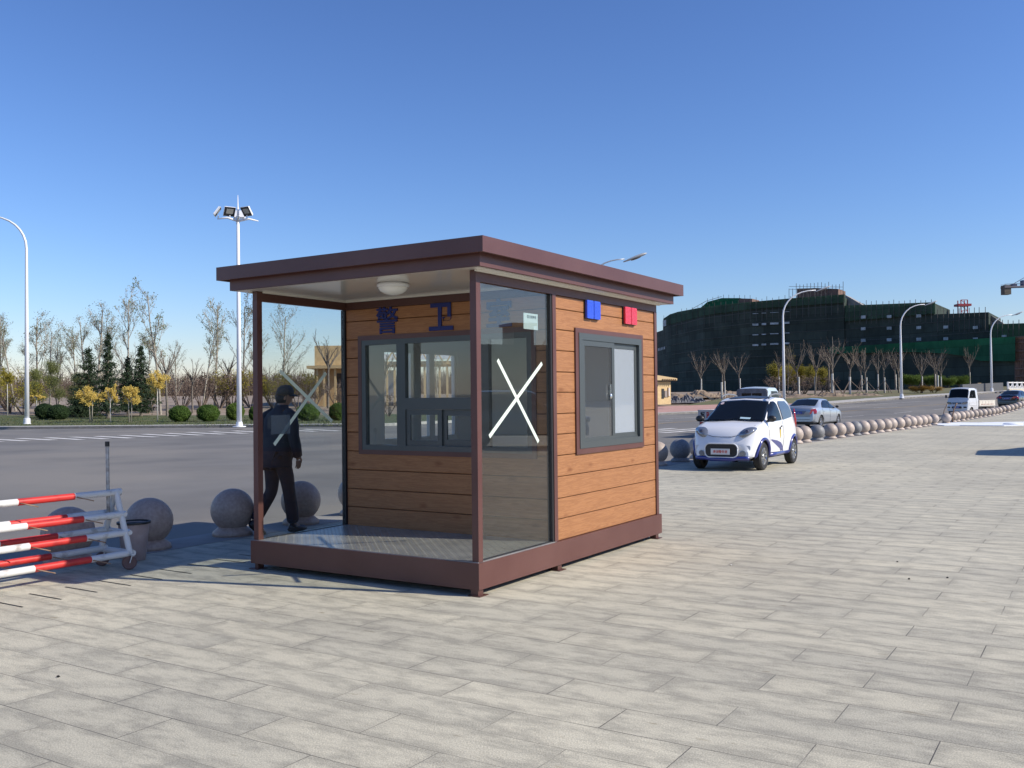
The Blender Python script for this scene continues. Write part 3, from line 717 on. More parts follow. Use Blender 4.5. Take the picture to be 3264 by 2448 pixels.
# ================================================================== BARRIER CART
M_wp = mat('chipped_white_paint', (.62, .62, .60), .45, col2=(.30, .27, .24), scale=9, detail=8, contrast=(.56, .75))
M_rp = mat('chipped_red_paint', (.52, .035, .03), .4, col2=(.33, .02, .02), scale=7, detail=7, contrast=(.5, .7))
M_rub = mat('caster_rubber', (.13, .07, .06), .6)
M_rust = mat('rusty_rod', (.16, .08, .045), .8, col2=(.28, .2, .14), scale=14)
cart = tag(empty('barrier', (-3.70, 8.80, 0)), 'red and white striped steel rail barrier on caster wheels', 'barrier')
DR = Vector((-.534, -.845, 0)); SD = Vector((.845, -.534, 0))     # along the rails towards camera-left, and across
CI = Vector((0, 0, 0))
def cp(a, s_, z): return DR*a+SD*s_+Vector((0, 0, z))
apex = cp(0, 0, .70)
Lr = 4.4
def rail(s_, z, ph, endx=.04, r=.031):
    root = MB().tube([cp(-endx, s_, z), cp(.25, s_, z)], r, 10, True).build('rail', M_wp, cart, angle=40)
    a = .05+ph; k_ = 0; first = .58
    cuts = [.25, .42+ph, .94+ph, 1.46+ph, 1.98+ph, 2.5+ph, 3.02+ph, 3.54+ph, 4.06+ph, 4.3]
    cuts = [.25]+cuts[1:]
    for i in range(len(cuts)-1):
        MB().tube([cp(cuts[i], s_, z), cp(cuts[i+1], s_, z)], r, 10, True).build('painted_band', M_wp if i % 2 == 0 else M_rp, root, angle=40)
    for i, c in enumerate(cuts[1:-1]):
        sg = 1 if i % 2 else -1
        MB().tube([cp(c, s_, z), cp(c-.02, s_+.05, z-.01), cp(c-.12, s_+.12, z-.045)], .0055, 6).build('spike', M_rust, root, smooth=True)
rail(0, .70, 0)
rail(-.085, .51, .02); rail(.085, .50, -.03); rail(-.15, .345, .07); rail(.14, .335, -.02); rail(-.20, .165, .1); rail(.195, .15, -.03)
for a in (0, 3.9):
    b = MB()
    b.tube([cp(a, 0, .72), cp(a-.0, .215, .14)], .028, 10); b.tube([cp(a, 0, .72), cp(a, -.22, .16)], .028, 10)
    b.tube([cp(a-.05, .0, .70), cp(a+.04, 0, .70)], .034, 10)
    b.tube([cp(a-.02, -.23, .15), cp(a-.02, .23, .15)], .03, 10); b.tube([cp(a-.02, -.12, .51), cp(a-.02, .12, .50)], .022, 8); b.tube([cp(a-.02, -.20, .345), cp(a-.02, .19, .335)], .022, 8)
    b.build('end_frame', M_wp, cart, angle=40)
b = MB(); b.tube([cp(.06, -.02, .45), cp(.07, -.02, 1.14)], .017, 8); po = b.build('pole', mat('galvanised_pipe', (.46, .47, .47), .5, metal=.3, col2=(.18, .15, .12), scale=12), cart, angle=40)
b = MB(); b.tube([cp(.07, -.02, 1.13), cp(.07, -.02, 1.175)], .021, 8); b.build('pole_cap', M_dgask, po, angle=40)
for a, s_ in ((-.0, .20), (-.0, -.21), (3.9, .20), (3.9, -.21)):
    wq = MB(); Mx = Matrix.Rotation(radians(28), 4, 'Z'); c = cp(a, s_, .066)
    prof = [(.028, -.02), (.055, -.024), (.064, -.018), (.064, .018), (.055, .024), (.028, .02)]
    wq.lathe([(.0, -.021)]+prof+[(0, .021)], c, 20, 'Y', Mx); cw = wq.build('caster_wheel', M_rub, cart, angle=35)
    f = MB(); 
    for sg in (-1, 1):
        o_ = Mx @ Vector((0, sg*.033, 0)); f.bar(c+o_, c+o_+Vector((.0, 0, .07))+Mx @ Vector((.02, 0, 0)), .03, .006)
    f.bar(c+Mx @ Vector((.02, -.036, .072)), c+Mx @ Vector((.02, .036, .072)), .035, .008); f.build('caster_fork', M_wp, cw)
# litter bucket standing behind the barrier
bk = tag(empty('bucket', flat(378, 1770)), 'pinkish bucket with dark rim behind the barrier end frame', 'bucket')
bk.location = (-3.70, 9.22, 0)
MB().lathe([(.0, .004), (.105, .004), (.11, .01), (.145, .36), (.138, .362), (.1, .02), (0, .018)], n=24).build('bucket_body', mat('faded_pink_plastic', (.42, .33, .31), .5, col2=(.3, .22, .2), scale=6), bk, angle=40)
MB().lathe([(.14, .352), (.158, .355), (.158, .375), (.14, .378), (.14, .352)], n=24).build('bucket_rim', M_dgask, bk, angle=40)
# rusty rods standing in the gap of the bollard row
for (x0, y0, x1, y1, lb) in ((3036, 1346, 3049, 1286, 'bent rusty steel rod standing behind the right gap bollard'), (3005, 1349, 3019, 1288, 'thin bent rod on the left of the taller rusty rod')):
    p = flat(x0, y0+2); D = p.y; q = at(x1, y1, D)
    e = tag(empty('steel_rod', p), lb, 'rod', 'rusty rods in the bollard gap')
    h = q.z; dx = q.x-p.x
    MB().tube([(0, 0, 0), (dx*.05, 0, h*.35), (dx*.35, 0, h*.68), (dx*.95, 0, h*.97), (dx*1.15, .02, h)], .032 if x0 > 3020 else .02, 8).build('rod', M_rust, e, smooth=True)
    MB().tube([(-.5, -.25, .02), (-.2, -.1, .16), (0, 0, .3)], .025, 6).build('brace', M_rust, e, smooth=True)
# white foam sheet on the paving
b = MB(); rnd = random.Random(5)
top = [(2985, 1352), (3010, 1349), (3060, 1348.5), (3120, 1349), (3180, 1347.5), (3264, 1346), (3400, 1343)]
bot = [(3400, 1356), (3264, 1357), (3200, 1358.5), (3120, 1358), (3060, 1357.5), (3010, 1358), (2988, 1356)]
pts = [flat(*p) for p in top+bot]; c0 = sum((p for p in pts), Vector())/len(pts)
b.prism([(p.x-c0.x, p.y-c0.y) for p in pts], .001, .035)
sh = b.build('foam_sheet', mat('white_foam', (.72, .76, .80), .8, bump=.4, bscale=3), None, loc=(c0.x, c0.y, 0)); tag(sh, 'white plastic sheet lying on the paving right of the row gap', 'sheet')
lp = flat(3228, 1355)
MB().ell((lp.x-c0.x, lp.y-c0.y, .03), (.45, .4, .1), 14, 8, jit=.06, rnd=rnd).build('bulge', MATS['white_foam'], sh, smooth=True)
# small debris on the plaza
for i, (x, y) in enumerate(((186, 2159), (2898, 1847), (3020, 1843), (2330, 1803), (2860, 1792))):
    p = flat(x, y); q = MB(); q.ell((0, 0, .006), (.009, .007, .006), 7, 5, jit=.3, rnd=rnd)
    tag(q.build('pebble', M_gap if i != 3 else M_strip, loc=p), ['small dark pebble on the paving bottom left', 'dark pebble on paving right of the booth', 'dark pebble on paving, rightmost of two', 'white chip on paving right of booth base', 'tiny dark pebble far right on paving'][i], 'pebble', 'pebbles on the paving')
# ================================================================== PERSON walking behind the porch glass
M_skin = mat('skin', (.30, .17, .115), .6)
M_jack = mat('dark_jacket', (.012, .014, .028), .8, bump=.4, bscale=9)
M_trou = mat('dark_trousers', (.011, .014, .026), .85, bump=.3, bscale=9)
M_cap = mat('dark_cap', (.02, .024, .03), .8)
M_shoe = mat('black_shoe', (.01, .01, .01), .4)
def skin_obj(name, nodes, edges, mt, parent, sub=2):
    """nodes: list of (x, y, z, rx, ry); a Skin modifier grows one continuous surface"""
    me = bpy.data.meshes.new(name); me.from_pydata([n[:3] for n in nodes], edges, []); me.update()
    o = link(name, me, parent)
    md = o.modifiers.new('skin', 'SKIN'); md.use_smooth_shade = True
    for i, n in enumerate(nodes):
        sv = me.skin_vertices[0].data[i]; sv.radius = (n[3], n[4] if len(n) > 4 else n[3]); sv.use_root = (i == 0)
    o.modifiers.new('sub', 'SUBSURF').levels = sub; o.modifiers['sub'].render_levels = sub
    dg = bpy.context.evaluated_depsgraph_get(); m2 = bpy.data.meshes.new_from_object(o.evaluated_get(dg))
    o.modifiers.clear(); o.data = m2; m2.materials.clear(); m2.materials.append(mt)
    for p in m2.polygons: p.use_smooth = True
    return o
per = tag(empty('person', (-2.73, 10.90, 0), radians(50)), 'person in dark jacket, trousers and peaked cap walking past behind the porch glass', 'person')
# local frame: +x walking direction, +y their left, z up.  hip 0.86, shoulders 1.38, crown 1.70
hipL, hipR = (0, .095, .88), (0, -.095, .88)
kR, aR = (.11, -.09, .49), (.17, -.09, .105)      # right leg forward
kL, aL = (-.0, .09, .475), (-.24, .10, .15)        # left leg trailing
body = [(0, 0, .95, .13, .11), (.0, 0, 1.12, .12, .10), (.01, 0, 1.28, .14, .10), (.02, 0, 1.40, .07, .07), (.035, 0, 1.47, .052, .052),
        (.05, 0, 1.56, .078, .070), (.055, 0, 1.635, .080, .072),
        (.01, .17, 1.385, .05, .05), (-.07, .215, 1.12, .04, .04), (.0, .20, .90, .03, .028), (.02, .195, .84, .035, .018),
        (.01, -.17, 1.385, .05, .05), (.03, -.225, 1.12, .04, .04), (.13, -.22, .91, .03, .028), (.155, -.215, .85, .035, .018),
        (*hipL, .09), (*kL, .055), (*aL, .038), (-.17, .10, .06, .03), (*hipR, .09), (*kR, .055), (*aR, .038), (.27, -.09, .045, .03),
        (.135, 0, 1.53, .022, .03), (.128, 0, 1.585, .02, .018)]
ed = [(0, 1), (1, 2), (2, 3), (3, 4), (4, 5), (5, 6), (3, 7), (7, 8), (8, 9), (9, 10), (3, 11), (11, 12), (12, 13), (13, 14), (0, 15), (15, 16), (16, 17), (17, 18), (0, 19), (19, 20), (20, 21), (21, 22), (5, 23), (5, 24)]
bo = skin_obj('body', body, ed, M_skin, per)
# face and ears
b = MB(); b.ell((.136, 0, 1.575), (.022, .014, .02)); b.ell((.05, .082, 1.57), (.018, .012, .03)); b.ell((.05, -.082, 1.57), (.018, .012, .03)); b.build('face_feature', M_skin, bo, smooth=True)
b = MB()
for s_ in (-1, 1): b.ell((.122, s_*.03, 1.598), (.008, .013, .006))
b.ell((.124, 0, 1.532), (.01, .022, .004)); b.build('eyes_and_mouth', M_shoe, bo, smooth=True)
# fingers
for base, s_ in (((.02, .195, .84), 1), ((.155, -.215, .85), -1)):
    b = MB()
    for i, (dx, ln) in enumerate(((-.027, .062), (-.009, .075), (.009, .078), (.026, .07))):
        x, y, z = base[0]+dx, base[1], base[2]-.025
        b.tube([(x, y, z+.02), (x+.002, y-.004*s_, z-ln*.45), (x+.006, y-.018*s_, z-ln*.8), (x+.008, y-.032*s_, z-ln)], [.0095, .009, .0082, .006], 7)
    x, y, z = base; b.tube([(x+.02, y, z+.03), (x+.045, y-.01*s_, z-.005), (x+.05, y-.02*s_, z-.04)], [.012, .0105, .007], 7)
    b.build('fingers', M_skin, bo, smooth=True)
jn = [(0, 0, .93, .195, .135), (0, 0, 1.06, .18, .135), (.0, 0, 1.22, .205, .14), (.01, 0, 1.33, .19, .125), (.015, 0, 1.40, .10, .09), (.025, 0, 1.445, .072, .07),
      (.0, .165, 1.36, .078, .08), (-.07, .235, 1.13, .066, .066), (-.005, .22, .90, .05, .05), (.0, -.165, 1.36, .078, .08), (.03, -.245, 1.13, .066, .066), (.12, -.235, .92, .05, .05), (0, 0, .84, .19, .14)]
je = [(0, 1), (1, 2), (2, 3), (3, 4), (4, 5), (3, 6), (6, 7), (7, 8), (3, 9), (9, 10), (10, 11), (0, 12)]
# the torso is wider than deep: build wide rings, turned so that width runs along y
def torso(name, rings, mt, n=22):
    b = MB(); vs = []; fs = []
    for (x, y, z, rx, ry) in rings:
        for k in range(n):
            a = 2*pi*k/n; c_, s_ = cos(a), sin(a)
            vs.append((x+rx*(abs(c_)**.8)*(1 if c_ > 0 else -1), y+ry*.93*(abs(s_)**.8)*(1 if s_ > 0 else -1), z))
    for i in range(len(rings)-1):
        for k in range(n): a = i*n+k; c = i*n+(k+1) % n; fs.append((a, c, c+n, a+n))
    fs.append(tuple(range(n))[::-1]); fs.append(tuple((len(rings)-1)*n+k for k in range(n)))
    b.faces(vs, fs); return b.build(name, mt, per, smooth=True)
jk = torso('jacket', [(.0, 0, .77, .15, .195), (.0, 0, .78, .158, .205), (-.005, 0, .92, .155, .21), (.0, 0, 1.08, .138, .195), (-.005, 0, 1.22, .135, .21), (-.005, 0, 1.33, .125, .215), (.0, 0, 1.39, .105, .18), (.01, 0, 1.43, .08, .11), (.02, 0, 1.47, .07, .075), (.025, 0, 1.485, .068, .07)], M_jack)
def sleeve(pts, rad):
    b = MB(); b.tube(pts, rad, 14); return b.build('sleeve', M_jack, jk, smooth=True)
sleeve([(0, .13, 1.40), (-.01, .20, 1.36), (-.045, .235, 1.24), (-.075, .245, 1.12), (-.04, .235, 1.0), (.0, .215, .885)], [.06, .078, .07, .064, .06, .05])
sleeve([(0, -.13, 1.40), (.0, -.20, 1.36), (.015, -.24, 1.24), (.03, -.25, 1.12), (.08, -.245, 1.01), (.13, -.228, .895)], [.06, .078, .07, .064, .06, .05])
tr_ = skin_obj('trousers', [(0, 0, .90, .14, .12), (0, .09, .86, .11), (.02, .10, .66, .092), (*kL, .075), (-.125, .095, .31, .078), (-.225, .10, .155, .07),
                      (0, -.09, .86, .11), (.07, -.10, .68, .092), (*kR, .075), (.145, -.09, .30, .078), (.17, -.09, .10, .075)],
               [(0, 1), (1, 2), (2, 3), (3, 4), (4, 5), (0, 6), (6, 7), (7, 8), (8, 9), (9, 10)], M_trou, per)
for (x, y, z, rot) in ((.225, -.09, .045, 0), (-.19, .10, .07, radians(34))):
    b = MB(); Mx = Matrix.Rotation(rot, 4, 'Y')
    b.ell((x, y, z), (.14, .048, .042), 16, 8, Mx); b.ell((x-.06*cos(rot), y, z+.025+.06*sin(rot)), (.06, .045, .05), 12, 8, Mx); b.build('shoe', M_shoe, per, smooth=True)
b = MB(); b.lathe([(.0, .085), (.05, .078), (.085, .05), (.102, .01), (.104, -.03), (.098, -.032)], (.045, 0, 1.635), 20)
hat = b.build('cap', M_cap, per, smooth=True)
b = MB(); vs = []
for k in range(11):
    a = radians(-60+12*k); vs.append((a,))
    vs[-1] = ((.045+.095*cos(a), .095*sin(a), 1.615), (.045+(.095+.075*cos(a*1.3))*cos(a), (.1)*sin(a)*1.05, 1.595-.01*cos(a)))
pv = []
for p, q in vs: pv += [p, q, (q[0], q[1], q[2]-.006), (p[0], p[1], p[2]-.006)]
fs = []
for k in range(10):
    for j_ in range(4): a = k*4+j_; c = k*4+(j_+1) % 4; fs.append((a, c, c+4, a+4))
b.faces(pv, fs); b.build('cap_peak', M_cap, hat)
b = MB(); b.lathe([(.098, 1.60), (.09, 1.555), (.07, 1.51), (.05, 1.505)], (.03, 0, 0), 18); hh = b.build('hair', mat('black_hair', (.012, .011, .012), .7), per, smooth=True)
for v in hh.data.vertices:
    if v.co.x > .07: v.co.x = .07; v.co.z = max(v.co.z, 1.585)
for o_ in bpy.data.objects:        # the upper body leans into the walk
    if o_.type == 'MESH' and (o_.parent == per or (o_.parent and o_.parent.parent == per)):
        for v in o_.data.vertices:
            if v.co.z > .85: v.co.x += .11*(v.co.z-.85)
HR = Matrix.Translation((.045+.075, 0, 0)) @ Matrix.Rotation(radians(-38), 4, 'Z') @ Matrix.Translation((-.045-.075, 0, 0))   # the head is turned to the right
for o_ in [bpy.data.objects[n_] for n_ in ('face_feature', 'eyes_and_mouth', 'cap', 'hair', 'cap_peak')]:
    for v in o_.data.vertices: v.co = HR @ v.co
for v in bo.data.vertices:
    if v.co.z > 1.44: t_ = min(1, (v.co.z-1.44)/.06); v.co = v.co.lerp(HR @ v.co, t_)

# ================================================================== VEHICLES
def paint(name, col, metal=.0, rough=.28): return mat(name, col, rough, metal=metal, coat=.8)
M_tyre = mat('tyre_rubber', (.018, .018, .018), .75, bump=.1, bscale=50)
M_rim = mat('alloy_rim', (.55, .56, .57), .25, metal=.9)
M_win = mat('dark_car_glass', (.006, .008, .010), .05, spec=.25)
M_blk = mat('black_plastic', (.015, .015, .016), .45)
M_lamp = mat('headlamp_glass', (.20, .22, .25), .08, metal=.4, coat=1.)
M_red = mat('red_tail_lamp', (.38, .012, .015), .12, coat=1.)
M_plateb = mat('blue_number_plate', (.015, .05, .32), .4)
M_platew = mat('white_number_plate', (.68, .68, .68), .4)
def interp(tab, x, k=1):
    if x <= tab[0][0]: return tab[0][k]
    for a, c in zip(tab, tab[1:]):
        if x <= c[0]:
            t = (x-a[0])/(c[0]-a[0]); return a[k]+(c[k]-a[k])*t
    return tab[-1][k]
class Car:
    def __init__(s, top, belt, plan, zb, wr, nose=.14, tail=.10, tum=.0):
        s.top, s.belt, s.plan, s.zb, s.wr, s.nose, s.tail = top, belt, plan, zb, wr, nose, tail
        s.zbm = min(p[1] for p in zb); s.x0, s.x1 = top[0][0], top[-1][0]; s.W = max(p[1] for p in plan)
    def sm(s, tab, x): return (interp(tab, x-.05)+interp(tab, x)*2+interp(tab, x+.05))/4
    def section(s, x):
        zb = interp(s.zb, x); w = s.sm(s.plan, x); zt_ = s.sm(s.top, x); zl = min(s.sm(s.belt, x), zt_-.015); h = zt_-zl; g = max(0, min(1, (h-.03)/.38))
        wr = s.wr*w/s.W; L_ = lambda a, c: a+(c-a)*g; hb = zl-zb
        return [(0, zb), (w*.86, zb), (w*.96, zb+.05*hb+.02), (w*.99, zb+.3*hb), (w, zb+.55*hb), (w*.985, zb+.85*hb), (w*.955, zl),
                (L_(w*.93, w*.955+(wr-w*.955)*.42), zl+h*.45), (L_(w*.88, wr+.012), zl+h*.82), (L_(w*.78, wr*.93), zl+h*.95), (L_(w*.5, wr*.6), zt_), (0, zt_+.018)]
    def deform(s, p):
        x, y, z = p; a = 0
        if x > 0: t = max(0, (x-(s.x1-.7))/.7); a = -s.nose*(y/s.W)**2*t*t
        else: t = max(0, ((s.x0+.6)-x)/.6); a = s.tail*(y/s.W)**2*t*t
        return (x+a, y, z)
    def side(s, x, z, sg=1, off=.006):
        sec = s.section(x)
        for a, c in zip(sec[1:-1], sec[2:]):
            if a[1] <= z <= c[1] and c[1] > a[1]:
                t = (z-a[1])/(c[1]-a[1]); return s.deform((x, sg*(a[0]+(c[0]-a[0])*t+off), z))
        return s.deform((x, sg*(sec[-3][0]+off), z))
    def topz(s, x, y):
        sec = s.section(x); y = abs(y)
        for a, c in zip(sec[5:-1], sec[6:]):
            if c[0] <= y <= a[0] and a[0] > c[0]:
                t = (a[0]-y)/(a[0]-c[0]); return a[1]+(c[1]-a[1])*t
        return sec[-1][1]
    def shell(s, mt, parent, arches, ra):
        n = 64; vs = []; fs = []; m_ = 22
        for i in range(n+1):
            x = s.x0+(s.x1-s.x0)*i/n; sec = s.section(x); r = [(y, z) for y, z in sec]+[(-y, z) for y, z in sec[-2:0:-1]]
            vs += [s.deform((x, y, z)) for y, z in r]
        m_ = len(r)
        for i in range(n):
            for k in range(m_): a = i*m_+k; c = i*m_+(k+1) % m_; fs.append((a, c, c+m_, a+m_))
        fs.append(tuple(range(m_))[::-1]); fs.append(tuple(n*m_+k for k in range(m_)))
        b = MB(); b.faces(vs, fs); o = b.build('body', mt, parent, angle=38)
        cut = MB()
        for (ax, sg) in arches: cut.lathe([(ra, -.28), (ra, .28)], (ax, sg*(s.W-.06), s.wz), 28, 'Y')
        c = cut.build('cut', mt, parent); md = o.modifiers.new('b', 'BOOLEAN'); md.operation = 'DIFFERENCE'; md.object = c; md.solver = 'EXACT'
        dg = bpy.context.evaluated_depsgraph_get(); m2 = bpy.data.meshes.new_from_object(o.evaluated_get(dg)); o.modifiers.clear(); o.data = m2
        bpy.data.objects.remove(c)
        o.data.materials.append(M_blk)
        for p in o.data.polygons:        # inside of the wheel arches is bare dark lining
            c = p.center
            for (ax, sg) in arches:
                if sg*c.y > s.W-.36 and sqrt((c.x-ax)**2+(c.z-s.wz)**2) < ra+.004 and (abs(p.normal.y) < .35 or sg*c.y < s.W-.25): p.material_index = len(o.data.materials)-1
        return o
    def sidepatch(s, name, pts, mt, parent, sg, off=.018):
        """pts (x,z) outline (star-shaped about its centre) laid on the flank"""
        P = []
        for a, c in zip(pts, pts[1:]+pts[:1]):
            for k in range(5): t = k/5; P.append((a[0]+(c[0]-a[0])*t, a[1]+(c[1]-a[1])*t))
        cx = sum(p[0] for p in P)/len(P); cz = sum(p[1] for p in P)/len(P); vs = [s.side(cx, cz, sg, off)]; n = len(P)
        for q in (.5, 1.): vs += [s.side(cx+(x-cx)*q, cz+(z-cz)*q, sg, off if q < 1 else off) for x, z in P]
        vs += [s.side(x, z, sg, -.004) for x, z in P]
        fs = [(0, 1+k, 1+(k+1) % n) for k in range(n)]
        for r in (0, 1): fs += [(1+r*n+k, 1+(r+1)*n+k, 1+(r+1)*n+(k+1) % n, 1+r*n+(k+1) % n) for k in range(n)]
        b = MB(); b.faces(vs, fs); return b.build(name, mt, parent, angle=30)
    def toppatch(s, name, xa, xb, ya, yb, mt, parent, off=.014, nx=16, ny=20, round_=.0):
        vs = []; fs = []
        for i in range(nx+1):
            t = i/nx; x = xa+(xb-xa)*t; hw = ya+(yb-ya)*t
            if round_: e = min(t, 1-t); hw *= 1-round_*max(0, 1-e*6)**2
            for j_ in range(ny+1):
                y = hw*(2*j_/ny-1); vs.append(s.deform((x, y, s.topz(x, y)+off)))
        for i in range(nx):
            for j_ in range(ny): a = i*(ny+1)+j_; fs.append((a, a+1, a+ny+2, a+ny+1))
        b = MB(); b.faces(vs, fs)
        o = b.build(name, mt, parent, smooth=True); md = o.modifiers.new('t', 'SOLIDIFY'); md.thickness = .006; md.offset = -1 if off > 0 else 1
        return o
    def line(s, pts, sg, wd, parent, mt=None, name='panel_gap'):
        b = MB(); P = []
        for a, c in zip(pts, pts[1:]):
            for k in range(6): t = k/6; P.append((a[0]+(c[0]-a[0])*t, a[1]+(c[1]-a[1])*t))
        P.append(pts[-1]); b.tube([s.side(x, z, sg, .0005) for x, z in P], wd/2, 5); return b.build(name, mt or M_blk, parent)
def wheel(parent, x, y, z, r, wd, sg, spokes=7, rimm=None, steel=False):
    b = MB(); h = wd/2
    b.lathe([(r*.62, -h*.9), (r*.9, -h), (r, -h*.7), (r, h*.7), (r*.9, h), (r*.62, h*.9), (r*.60, h*.5), (r*.60, -h*.5), (r*.62, -h*.9)], (0, 0, 0), 30, 'Y', cap=False)
    ty = b.build('wheel', M_tyre, parent, angle=35, loc=(x, y, z))
    b = MB(); rm = rimm or M_rim
    b.lathe([(r*.63, h*.88*sg), (r*.60, h*.92*sg), (r*.56, h*.5*sg), (r*.55, -h*.3*sg)], (0, 0, 0), 30, 'Y', cap=False)
    for k in range(spokes):
        a = 2*pi*k/spokes; c_, s_ = cos(a), sin(a); q = Vector((c_, 0, s_)); t_ = Vector((-s_, 0, c_))
        for d in (-.028, .028):
            p0 = q*(r*.12)+t_*d*.6+Vector((0, h*.62*sg, 0)); p1 = q*(r*.59)+t_*d*1.6+Vector((0, h*.8*sg, 0)); b.bar(p0, p1, .018, .02)
    b.ell((0, h*.64*sg, 0), (r*.17, .02, r*.17), 14, 6)
    if steel: b.lathe([(r*.56, h*.3*sg), (r*.3, h*.6*sg), (0, h*.62*sg)], (0, 0, 0), 24, 'Y')
    b.build('rim', rm, ty, angle=35)
    d = MB(); d.lathe([(0, -h*.2*sg), (r*.54, -h*.2*sg)], (0, 0, 0), 24, 'Y'); d.build('brake_disc', M_blk, ty)
    return ty
def facepoly(name, car, pts, x, th, mt, parent, sg=1):
    """flat shape (y,z) on the front (sg=1) or rear (sg=-1), following the bulge"""
    n = len(pts); vs = [car.deform((x, y, z)) for y, z in pts]; v2 = [(p[0]+th*sg, p[1], p[2]) for p in vs]
    cy = sum(p[0] for p in pts)/n; cz = sum(p[1] for p in pts)/n; c2 = car.deform((x, cy, cz))
    b = MB(); b.faces([(c2[0]+th*sg, c2[1], c2[2])]+v2+vs, [(0, 1+k, 1+(k+1) % n) for k in range(n)]+[(1+k, 1+n+k, 1+n+(k+1) % n, 1+(k+1) % n) for k in range(n)])
    return b.build(name, mt, parent, angle=30)
def rrect(y0, y1, z0, z1, r, n=5):
    out = []
    for cx, cz, a0 in ((y1-r, z1-r, 0), (y0+r, z1-r, 90), (y0+r, z0+r, 180), (y1-r, z0+r, 270)):
        for q in range(n+1): a = radians(a0+90*q/n); out.append((cx+r*cos(a), cz+r*sin(a)))
    return out
def oval(cy, cz, ry, rz, n=20, rot=0):
    return [(cy+ry*cos(a)*cos(rot)-rz*sin(a)*sin(rot), cz+ry*cos(a)*sin(rot)+rz*sin(a)*cos(rot)) for a in [2*pi*k/n for k in range(n)]]

# ---------------------------------------------- white police mini car
M_pw = paint('white_car_paint', (.76, .77, .78)); M_pb = paint('dark_blue_car_trim', (.02, .03, .20))
hd = atan2(-1.82, -1.17)
pc = tag(empty('police_car', (5.12, 20.66, 0), atan2(-UD.y, -UD.x)), 'small white police car with blue sills parked by the ball bollards', 'car')
P = Car(top=[(-1.60, .52), (-1.57, .86), (-1.50, 1.10), (-1.28, 1.40), (-.9, 1.485), (-.35, 1.505), (.0, 1.46), (.12, 1.42), (.86, .985), (1.05, .955), (1.35, .87), (1.52, .74), (1.62, .56), (1.655, .40)],
        belt=[(-1.6, .86), (-1.0, .99), (0, .955), (.9, .915), (1.4, .82), (1.66, .38)],
        plan=[(-1.60, .60), (-1.45, .69), (-1.0, .735), (0, .735), (1.0, .735), (1.35, .70), (1.55, .62), (1.655, .54)],
        zb=[(-1.6, .34), (-1.3, .26), (1.3, .24), (1.655, .26)], wr=.585, nose=.16, tail=.10)
P.wz = .285
pb_ = P.shell(M_pw, pc, [(1.08, 1), (1.08, -1), (-1.08, 1), (-1.08, -1)], .335)
for ax in (1.08, -1.08):
    for sg in (1, -1):
        wheel(pc, ax, sg*.645, .285, .285, .165, sg, 9)
        fl = MB(); arc = [(ax+.355*cos(a), .285+.355*sin(a)) for a in [radians(-6+192*k/20) for k in range(21)]]
        fl.tube([P.side(x, max(z, .27), sg, .004) for x, z in arc], .032, 8); fl.build('wheel_arch_flare', M_pb, pb_, smooth=True)
b = MB()
for sg in (1, -1): b.tube([P.side(x, .29, sg, .0) for x in (-.72, -.3, .2, .72)], .045, 8)
b.build('side_sill', M_pb, pb_, smooth=True)
b = MB(); b.tube([P.deform((1.63, y, .262-.02*(abs(y) < .3))) for y in [(-.56+1.12*k/14) for k in range(15)]], .045, 8); b.build('lower_bumper', M_pb, pb_, smooth=True)
b = MB(); b.box(-1.5, 1.45, -.55, .55, .2, .3); b.build('underbody', M_blk, pc)
P.toppatch('windshield', .13, .845, .55, .655, M_win, pc, round_=.04)
P.toppatch('sunroof', -.72, .02, .43, .43, mat('dark_roof_panel', (.025, .028, .035), .35), pc, off=.006, round_=.25)
P.toppatch('rear_window', -1.485, -1.24, .5, .5, M_win, pc)
